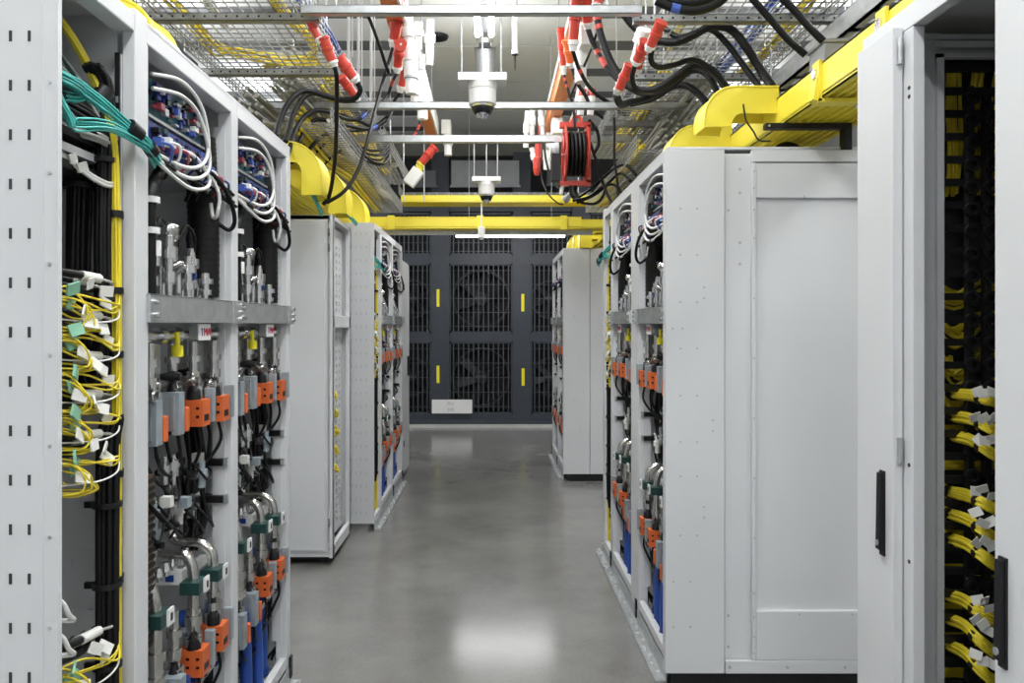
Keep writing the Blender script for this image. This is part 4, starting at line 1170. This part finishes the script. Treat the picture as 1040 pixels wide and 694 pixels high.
for y, l in ((7.35, 'first yellow chute above the far right cabinet side'), (7.9, 'second yellow chute above the far right cabinet side'), (8.45, 'third yellow chute above the far right cabinet side')):
    waterfall(1, 1.12, y, 2.53, .27, .2, .26, l)
for y, z, l in ((1.60, 2.47, 'yellow chute on top of the nearest left fibre bay'), (2.30, 2.46, 'yellow chute on top of the nearest open bay on the left')):
    waterfall(-1, -1.26, y, z + .03, .26, .17, .20, l, glare=True)
for y, l in ((4.36, 'large yellow chute beside the end of the near left racks'), (5.06, 'second yellow chute, above the set-back white cabinet'), (5.80, 'third yellow chute, above the back left row')):
    waterfall(-1, -1.26, y, 2.56, .29, .22, .30, l, rad=.2)
for P, l in (([at(312, 186, 4.3), at(319, 200, 4.35), at(327, 218, 4.6)], 'teal fibre stub rising from the set-back white cabinet beside the yellow chutes'),
             ([at(340, 202, 5.0), at(350, 214, 5.05), at(362, 228, 5.3)], 'teal fibre stub lower down beside the yellow chutes')):
    m = bundle(P, 5, .012, .006, TEAL, 3, wob=.05)
    tag(m.build('teal_bundle', TEAL), l, 'cable bundle')
m = MB(); m.tube([(1.08, 3.22, 2.47), (1.09, 3.215, 2.40), (1.12, 3.21, 2.35), (1.14, 3.20, 2.31), (1.19, 3.20, 2.305)], .004, 6, 3)
tag(m.build('hook_rod', BLACKP), 'thin black hooked rod hanging from the nearer right chute', 'hook')

# ================================================================== busbars, plugs and power cables
def busway(x, y0, y1, z, label, s, zc):
    t = thing('busbar_trunking', label, 'busbar', (x, (y0 + y1) / 2, z)); L = (y1 - y0) / 2
    m = MB(); m.box(-.055, .055, -L, L, .0, .16); m.build('busbar_core', ORPAINT, t)
    m = MB(); m.box(-.07, .07, -L, L, .16, .18); m.box(-s * .072, -s * .056, -L, L, zc, .159); m.build('busbar_cover', WHITE2, t)
    for k in range(4):
        y = -L + .3 + k * (2 * L - .5) / 3
        m = MB(); m.cyl((0, y, .18), (0, y, 4.5 - z), .006, n=6); m.build('hanger_rod', GALV, t)
    return t
busway(-.64, 4.2, 8.1, 3.52, 'orange and white busbar trunking under the ceiling left of the lights', -1, -.012)
busway(.60, 4.6, 7.9, 3.50, 'orange and white busbar trunking under the ceiling right of the lights', 1, .11)

# tap-off boxes along the busbars
for x, y, z, l in ((-.60, 5.3, 3.36, 'first'), (-.58, 5.95, 3.36, 'second'), (-.50, 8.0, 3.54, 'last')):
    t = thing('tap_off_box', f'white tap-off box on the left busbar, {l} from the front', 'power box', (x, y, z), 'white tap-off boxes on the left busbar')
    m = MB(); m.box(-.04, .06, -.10, .10, 0, .15); m.build('box_body', WHITE2, t, bevel=.008)
    m = MB(); m.turned((.03, -.05, 0), (.03, -.05, -.22), [(0, .05), (.5, .05), (.52, .04), (1, .04)], 16); m.use(1); m.cyl((.03, -.05, -.10), (.03, -.05, -.115), .052, n=16); m.build('white_socket', [WHITE2, GREYP], t)
for x, y, z, l in ((.62, 4.95, 3.34, 'first'), (.62, 7.2, 3.34, 'second'), (.60, 7.75, 3.34, 'last')):
    t = thing('tap_off_box', f'white tap-off box on the right busbar, {l} from the front', 'power box', (x, y, z), 'white tap-off boxes on the right busbar')
    m = MB(); m.box(-.05, .05, -.10, .10, 0, .15); m.build('box_body', WHITE2, t, bevel=.008)
    m = MB(); m.turned((-.03, .05, 0), (-.03, .05, -.2), [(0, .045), (.5, .045), (.52, .038), (1, .038)], 16); m.build('white_socket', WHITE2, t)


def plug(p0, p1, label, group, r=.036, collar=WHITE2, body=RED):
    """an industrial plug from its face p0 to its cable gland p1"""
    p0, p1 = Vector(p0), Vector(p1)
    t = thing('power_plug', label, 'plug', p0, group)
    d = p1 - p0
    m = MB(); m.turned((0, 0, 0), d * .8, [(0, r * 1.12), (.10, r * 1.12), (.12, r * .98), (.42, r * .95), (.44, r * 1.1), (.56, r * 1.1), (.58, r * .92), (1, r * .84)], 18); m.build('plug_body', body, t)
    m = MB(); m.turned(d * .8, d, [(0, r * .95), (.4, r * .95), (.45, r * .75), (1, r * .6)], 16); m.build('cable_gland', collar, t)
    return t
RG = 'red plugs on the right busbars'; LG = 'red plugs on the left busbars'
plug(at(405, -8, 4.7), at(405, 12, 4.7), 'red plug cut by the upper frame edge left of the lights', LG)
plug(at(405, 8, 4.9), at(399, 48, 5.0), 'orange-red plug hanging right below the highest strut on the left', LG, .040)
plug(at(406, 42, 4.84), at(403, 74, 4.95), 'red plug with a grey gland in the middle of the left plugs', LG, .035)
plug(at(413, 60, 5.6), at(406, 94, 5.7), 'red plug low among the left plugs, above the long strut', LG, .035)
plug(at(313, 18, 3.5), at(326, 44, 3.52), 'slender red plug slanting at the end of the left mesh tray', LG, .021)
plug(at(328, 38, 3.52), at(340, 68, 3.56), 'red plug with a grey gland slanting past the left tray edge', LG, .027)
plug(at(344, 58, 3.75), at(363, 84, 3.8), 'thick red plug with a pale gland slanting down on the left', LG, .031)
plug(at(346, 78, 4.0), at(364, 102, 4.1), 'darker red plug behind the thick slanting one on the left', LG, .027)
plug(at(442, 149, 6.2), at(424, 170, 6.2), 'red plug hanging askew below the left busbar, above the white box', LG, .038, collar=YELLOW)
m = MB(); m.ring(at(407, 45, 4.75), 'y', 0.001, .040, .02, 20); m.use(1); m.ball(at(407, 45, 4.74), .008, 8)
tag(m.build('red_socket_lid', [RED, WHITE2]), 'round red socket lid facing the camera among the left plugs', 'lid')
plug(at(585, -6, 4.6), at(582, 52, 4.7), 'orange-red plug hanging beside the right busbar, longest', RG, .036)
plug(at(596, -4, 4.6), at(597, 29, 4.7), 'orange-red plug with a white gland below the highest strut on the right', RG, .038)
plug(at(576, 40, 5.1), at(581, 69, 5.2), 'orange plug with a pale gland next to the right busbar', RG, .036, body=ORANGE)
plug(at(569, 28, 5.3), at(573, 76, 5.4), 'slender dark red plug along the right busbar edge', RG, .026)
plug(at(672, 22, 3.4), at(658, 52, 3.5), 'red plug slanting into the right tray, highest of its line', RG, .027)
plug(at(656, 42, 3.6), at(645, 66, 3.7), 'red plug slanting below another in the right tray line', RG, .029)
plug(at(652, 48, 3.8), at(647, 74, 3.9), 'small red plug partly behind the slanting right plugs', RG, .024)
plug(at(640, 66, 3.8), at(626, 96, 3.9), 'pale red plug with a beige gland, lowest of the slanting right line', RG, .028, collar=GCABLE)
plug(at(608, -6, 4.4), at(606, 8, 4.4), 'red plug cut by the upper frame edge right of the lights', RG)
for u, n in ((591, 'left'), (601, 'right')):
    p = at(u, 98, 5.5)
    t = thing('power_plug', f'small red-capped white plug standing above the cable reel, the {n} of two', 'plug', p, 'red-capped plugs above the reel')
    m = MB(); m.cyl((-.012, 0, -.14), (0, 0, 0), .024, .026); m.build('plug_body', WHITE2, t)
    m = MB(); m.cyl((0, 0, 0), (.004, 0, .05), .030); m.build('plug_cap', RED, t)
# white slanted connectors beside them
for i, (a, b, l) in enumerate(((at(655, 30, 3.7), at(646, 62, 3.8), 'upper'),)):
    m = MB(); m.turned(a, b, [(0, .04), (.4, .045), (.45, .03), (1, .03)], 12)
    tag(m.build('white_connector', WHITE2), 'white connector body behind the slanting red plugs on the right', 'connector')
t = thing('white_box_connector', 'white box hanging askew from a red plug at the left end of the crossing tray', 'connector', at(420, 180, 6.2))
m = MB(); m.tube([(.05, 0, .07), (.055, 0, .10), (.05, 0, .13)], .014, 8); m.obox((0, 0, 0), (.10, .07, .15), (0, R(36), 0)); m.build('box_body', WHITE2, t, bevel=.006)
m = MB(); m.cyl((.035, 0, .05), (.06, 0, .085), .03); m.build('box_collar', YELLOW, t)
m = MB(); m.turned(at(547, 147, 6.4), at(545, 178, 6.4), [(0, .03), (.4, .03), (.45, .04), (.8, .035), (1, .02)], 12)
m.cyl(at(547, 147, 6.4), at(548, 120, 6.4), .008)
tag(m.build('hanging_connector', [RED]), 'small red connector hanging from white stems right of the second dome camera', 'connector')
for a, b in (((536, 113), (534, 150)), ((541, 108), (540, 140)), ((549, 110), (551, 140)), ((540, 150), (545, 170))):
    m = MB(); m.turned(at(*a, 6.4), at(*b, 6.42), [(0, .022), (.3, .022), (.32, .03), (.6, .03), (.62, .022), (1, .022)], 10)
    tag(m.build('white_connector', WHITE2), 'slim white connector under the right busbar, above the small red connector', 'connector', 'slim white connectors under the right busbar')
for a, b, y in (((415, 14), (414, 60), 4.9), ((425, 22), (424, 50), 5.2), ((428, 55), (424, 85), 5.6), ((423, 85), (420, 106), 5.8), ((437, 20), (436, 66), 5.4)):
    m = MB(); m.turned(at(*a, y), at(*b, y + .05), [(0, .03), (.3, .03), (.32, .04), (.5, .04), (.52, .03), (1, .028)], 12)
    tag(m.build('white_connector', WHITE2), 'white connector hanging under the left busbar among the red plugs', 'connector', 'white connectors under the left busbar')

# power cables
TG = [(.02, .05, REDCAB), (.08, .11, REDCAB), (.14, .17, REDCAB)]
PC = 'black power cables over the right racks'; PCL = 'black power cables over the left racks'
def pw(pts, r, label, g, bands=None, m_=BLACK): return cable([at(*p) for p in pts], r, m_, 'power_cable', label, 'cable', g, 9, bands)
pw([(606, 12, 4.4), (610, 35, 4.4), (622, 66, 4.35), (640, 88, 4.25), (662, 92, 4.15), (684, 80, 4.1), (705, 66, 4.05), (724, 72, 4.0), (738, 90, 3.9), (748, 100, 3.8)], .022, 'thick black cable with red tapes swinging from the right plugs to the nearer yellow chute', PC, [(.03, .055, REDCAB), (.075, .1, REDCAB)])
pw([(597, 29, 4.7), (604, 48, 4.7), (616, 68, 4.6), (634, 86, 4.5), (655, 95, 4.4), (680, 88, 4.3), (702, 72, 4.2), (718, 76, 4.1), (730, 96, 4.0)], .018, 'black cable with red tapes from the white-glanded right plug', PC, [(.16, .18, REDCAB), (.2, .22, REDCAB), (.24, .26, REDCAB)])
pw([(632, 12, 3.8), (645, 28, 3.8), (664, 40, 3.75), (686, 43, 3.7), (704, 36, 3.65), (722, 27, 3.6), (742, 30, 3.55), (758, 48, 3.5), (772, 70, 3.5), (784, 88, 3.4)], .020, 'thick black cable waving across the right mesh tray under the perforated strut', PC)
pw([(676, 30, 3.8), (690, 38, 3.75), (708, 33, 3.7), (722, 30, 3.65), (738, 44, 3.6), (756, 68, 3.55), (776, 95, 3.45)], .015, 'black cable running just below the waving one over the right tray', PC)
pw([(672, 26, 3.4), (664, 44, 3.5), (661, 60, 3.55), (668, 68, 3.6), (685, 66, 3.65), (702, 61, 3.7), (716, 66, 3.7), (734, 82, 3.7), (745, 98, 3.7)], .014, 'black cable curling from the highest slanting right plug', PC)
pw([(645, 66, 3.7), (642, 80, 3.75), (648, 92, 3.8), (664, 93, 3.9)], .013, 'short black cable curling from the second slanting right plug', PC)
pw([(626, 96, 3.9), (630, 106, 4.0), (640, 104, 4.2), (656, 100, 4.4), (676, 90, 4.5), (694, 86, 4.4), (710, 96, 4.3), (724, 112, 4.2)], .020, 'black cable rising over the strut below the right tray', PC)
pw([(640, 106, 4.75), (664, 100, 4.7), (684, 88, 4.6), (702, 90, 4.5), (716, 104, 4.4), (722, 124, 4.3)], .018, 'black cable bunched with its neighbour below the right tray', PC)
pw([(582, 52, 4.7), (588, 70, 4.8), (600, 90, 4.9), (618, 104, 5.0), (634, 110, 5.1)], .013, 'black cable with a red tape hanging from the longest right plug', PC, [(.28, .34, REDCAB)])
pw([(573, 76, 5.4), (577, 92, 5.4), (582, 108, 5.4), (584, 130, 5.4)], .010, 'thin black cable with red tapes hanging under the slender right plug', PC, [(.1, .16, REDCAB), (.24, .3, REDCAB)])
pw([(581, 69, 5.2), (586, 84, 5.2), (594, 96, 5.2), (600, 110, 5.2)], .013, 'grey-black cable with a red tape under the orange right plug', PC, [(.3, .4, REDCAB)])
pw([(612, 8, 4.5), (604, 40, 4.7), (592, 70, 5.0), (580, 96, 5.3)], .008, 'thin black cable crossing behind the right plugs', PC)
pw([(666, 1, 3.2), (686, 9, 3.2), (708, 11, 3.2), (728, 4, 3.2), (744, -10, 3.2)], .018, 'black cable sagging at the upper frame edge on the right', PC, [(.22, .33, BCABLE)])
pw([(668, -4, 3.3), (690, 3, 3.3), (712, 3, 3.3), (732, -6, 3.3)], .018, 'second black cable sagging at the upper frame edge on the right', PC)
pw([(758, -8, 3.0), (772, 8, 3.0), (786, 24, 3.0), (800, 40, 3.0), (818, 56, 3.0)], .014, 'black cable slanting down to the ladder tray at the top right', PC)
pw([(788, -8, 2.8), (806, 10, 2.8), (822, 28, 2.8), (836, 42, 2.8)], .014, 'black cable slanting down to the grey junction box at the top right', PC)
pw([(602, 112, 5.6), (620, 124, 5.6), (640, 124, 5.6), (658, 116, 5.5), (668, 108, 5.5)], .012, 'black cable sagging below the strut above the reel, lower of two', PC)
pw([(626, 111, 5.6), (638, 118, 5.6), (654, 116, 5.6), (664, 108, 5.5)], .012, 'black cable sagging below the strut above the reel, upper of two', PC)
pw([(623, 104, 5.3), (624, 130, 5.3), (624, 160, 5.3), (627, 185, 5.3), (628, 200, 5.3)], .009, 'thin black cable hanging straight down right of the reel', PC)
pw([(598, 122, 5.7), (606, 132, 5.7), (608, 146, 5.7), (603, 157, 5.7)], .013, 'black cable bowing out beside the red reel', PC)
pw([(597, 138, 5.6), (606, 165, 5.6), (612, 185, 5.55), (620, 204, 5.4), (628, 216, 5.2)], .011, 'black cable slanting from the reel down to the right racks', PC)
for k, (a, l) in enumerate((([(584, 203, 5.8), (600, 192, 5.7), (616, 178, 5.6), (626, 170, 5.5), (636, 168, 5.4), (646, 178, 5.3)], 'highest'), ([(586, 206, 5.8), (604, 198, 5.7), (618, 186, 5.6), (630, 176, 5.5), (640, 184, 5.3)], 'second'),
                            ([(582, 204, 5.8), (598, 200, 5.7), (612, 190, 5.6), (624, 188, 5.5), (634, 200, 5.3)], 'third'), ([(590, 206, 5.8), (604, 207, 5.7), (612, 200, 5.6), (616, 188, 5.6)], 'lowest'))):
    pw(a, .0105, f'black cable arching from the reel foot to the right racks, {l} of four', 'black cables arching right of the reel')
for k, (a, l) in enumerate((([(552, 140, 6.3), (555, 165, 6.25), (562, 185, 6.2), (575, 200, 6.1)], 'outer'), ([(549, 160, 6.3), (550, 180, 6.3), (556, 196, 6.2), (566, 206, 6.2), (572, 208, 6.2)], 'inner'))):
    pw(a, .010 - .004 * k, f'black cable looping under the small red connector, {l} one', PC)
# left side
pw([(370, 8, 4.6), (378, 26, 4.7), (386, 48, 4.8), (393, 70, 4.9), (397, 76, 5.0)], .011, 'black cable slanting down right behind the left plugs', PCL)
pw([(399, 48, 5.0), (394, 66, 5.0), (388, 86, 4.9), (382, 108, 4.8), (374, 140, 4.6), (364, 172, 4.5), (350, 194, 4.4), (332, 206, 4.4)], .0115, 'black cable falling from the upper left plug to the yellow chutes', PCL)
pw([(340, 68, 3.56), (342, 80, 3.6), (342, 110, 3.8), (341, 150, 4.1), (338, 180, 4.3), (334, 200, 4.4), (328, 208, 4.4)], .0115, 'black cable hanging straight from the slanting left plug to the yellow chute', PCL)
pw([(363, 84, 3.8), (366, 92, 3.82), (360, 100, 3.84), (346, 101, 3.84), (332, 98, 3.82), (316, 93, 3.8), (304, 94, 3.76), (292, 106, 3.7), (284, 124, 3.65), (280, 138, 3.6)], .014, 'black cable arching from the thick left plug over the long strut', PCL)
pw([(364, 102, 4.1), (345, 102, 4.1), (328, 96, 4.05), (312, 96, 4.0), (300, 112, 3.95), (294, 130, 3.9), (290, 144, 3.85)], .014, 'second black cable arching over the long strut on the left', PCL)
pw([(403, 74, 4.95), (398, 84, 5.1), (394, 96, 5.2), (386, 106, 5.1)], .011, 'black cable with red tape below the middle left plug', PCL, [(.25, .4, REDCAB)])
pw([(406, 94, 5.7), (400, 104, 5.7), (396, 118, 5.6), (388, 130, 5.5)], .012, 'black cable curling below the lowest left plug', PCL)
for k, (a, r, l) in enumerate((
    ([(378, 108, 5.0), (366, 120, 4.9), (352, 121, 4.8), (334, 114, 4.6), (318, 113, 4.5), (306, 122, 4.4), (298, 138, 4.3), (292, 158, 4.2)], .014, 'highest'),
    ([(392, 122, 5.3), (376, 131, 5.2), (356, 128, 5.0), (336, 123, 4.8), (320, 122, 4.7), (310, 132, 4.6), (303, 146, 4.5), (296, 165, 4.4)], .014, 'second'),
    ([(394, 118, 5.3), (380, 128, 5.3), (362, 122, 5.2), (344, 116, 5.0), (328, 112, 4.8), (312, 118, 4.6), (302, 132, 4.5)], .012, 'third'),
    ([(385, 130, 5.3), (366, 132, 5.2), (344, 134, 5.0), (328, 138, 4.9), (314, 152, 4.7), (304, 166, 4.6)], .013, 'lowest'))):
    pw(a, r, f'black cable swooping between the struts on the left, {l} of four', 'swooping black cables between the left struts', [(.1, .16, BCABLE)] if k in (0, 1) else None)
for k in range(4):
    pw([(350 + 4 * k, 149 + 2 * k, 5.5), (364, 149 + 3 * k, 5.6), (376, 153 + 4 * k, 5.7), (388, 152 + 5 * k, 5.8), (396, 147 + 3 * k, 5.9)], .009, 'black cable sagging in parallel under the strut on the left', 'four parallel black cables sagging under the left strut')
for k in range(5):
    pw([(330 - 6 * k, 146 - k, 5.0), (322 - 6 * k, 154, 5.0), (314 - 5 * k, 166, 5.0), (310 - 5 * k, 178, 5.0)], .010, 'short black cable dropping from the strut behind the yellow chutes', 'black cables dropping behind the left yellow chutes')
pw([(395, 160, 5.8), (390, 166, 5.7), (378, 164, 5.6), (362, 152, 5.5), (350, 152, 5.4), (336, 160, 5.3), (322, 176, 5.2)], .010, 'black cable arching above the far left tray end', PCL)
pw([(426, 172, 6.2), (418, 184, 6.3), (410, 182, 6.4), (404, 170, 6.5)], .010, 'black cable curling behind the white hanging box', PCL)
pw([(428, 118, 6.2), (424, 132, 6.2), (418, 142, 6.2)], .010, 'short black cable with red tapes under the left busbar end', PCL, [(.3, .5, REDCAB), (.6, .8, REDCAB)])

# cable reel hanging from the right strut
c = at(582, 157, 5.6)
t = thing('cable_reel', 'red cable reel wound with black cable hanging right of the aisle', 'cable reel', c)
rr = .215
for x, nm in ((-.07, 'near'), (.09, 'far')):
    m = MB(); m.ring((x, 0, 0), 'x', rr * .80, rr * .96, .012, 32)
    for k in range(3):
        a = k * math.pi / 3 + .2
        m.tube([(x + .006, -rr * .85 * math.cos(a), -rr * .85 * math.sin(a)), (x + .006, rr * .85 * math.cos(a), rr * .85 * math.sin(a))], .011, 6, raw=True)
    m.build('reel_flange', RED, t)
m = MB(); m.box(-.10, .13, -.03, .03, rr * .93, rr * 1.1); m.box(.10, .13, -.03, .03, -rr, rr); m.box(-.10, .13, -.03, .03, -rr * 1.1, -rr * .93); m.tube([(-.02, 0, rr), (.0, 0, rr * 1.3), (.05, 0, rr * 1.3), (.07, 0, rr)], .013, 6)
m.build('reel_yoke', RED, t)
m = MB(); m.cyl((-.06, 0, 0), (.09, 0, 0), .05, n=16); m.build('reel_drum', GALV, t)
m = MB()
for k in range(5):
    for q in range(3):
        R0 = rr * (.50 + .11 * q); x = -.05 + .03 * k
        m.tube([(x, R0 * math.cos(a * math.pi / 8), R0 * math.sin(a * math.pi / 8)) for a in range(17)], .013, 6, 2)
m.build('wound_cable', BLACK, t)
m = MB(); m.turned((-.11, 0, .03), (-.17, 0, .03), [(0, .06), (.5, .06), (.55, .05), (1, .045)], 16); m.use(1); m.box(-.16, -.10, -.05, .05, -.2, 0); m.build('reel_motor', [GREYP, BLACKP], t)
for dx in (.0, .06):
    m = MB(); m.bar((dx, 0, rr * 1.28), (dx + .05, 0, rr * 1.28 + .28), .022); m.build('hanger_strap', WHITE2, t)
m = MB(); m.tube([(.0, 0, -rr * 1.1), (.0, -.01, -rr * 1.35), (.02, -.02, -rr * 1.5)], .03, 8); m.build('reel_outlet', BLACKP, t)
m = MB(); m.tube([(-.07, 0, -.2), (-.085, 0, -.26), (-.09, 0, -.3)], .016, 8); m.build('white_tip', WHITE2, t)
m = MB(); m.turned(at(573, 204, 5.8), at(585, 192, 5.75), [(0, .03), (.3, .03), (.32, .022), (1, .022)], 12)
tag(m.build('grey_connector', GREYP), 'grey connector lying at the end of the reel cable', 'connector')
# thin hanging rods over the left aisle edge
for u, v1, y, l in ((354, 60, 6.3, 'left'), (364, 96, 6.5, 'middle'), (377, 104, 6.8, 'right')):
    p = at(u, v1, y); m = MB(); m.cyl(p, (p.x, p.y, 4.49), .014, n=8); m.cyl(p + Vector((.03, 0, .02)), (p.x + .03, p.y, 4.49), .006, n=6)
    m.cyl(p - Vector((0, 0, .03)), p, .02)
    tag(m.build('ceiling_rod', WHITE2), f'thin pale rod hanging from the ceiling left of the red plugs, the {l} of three', 'rod', 'pale ceiling rods left of the plugs')
for u, v1, y, l in ((410, 205, 7.6, 'left of'), (645, 110, 5.0, 'right of')):
    p = at(u, v1, y); m = MB(); m.cyl(p, (p.x, p.y, 4.49), .006, n=6)
    tag(m.build('threaded_rod', GALV), f'long threaded rod from the ceiling, {l} the crossing tray', 'rod')

p = at(489, 236, 6.66)
m = MB(); m.box(p.x - .03, p.x + .03, p.y, p.y + .06, p.z - .045, p.z + .05); m.cyl((p.x, p.y + .03, p.z + .05), (p.x, p.y + .03, 2.6), .007, n=8); m.ball((p.x, p.y + .02, p.z - .045), .022, 10)
tag(m.build('sensor_box', [WHITE2]), 'small white sensor box on a rod at the middle of the yellow crossing beam', 'sensor')
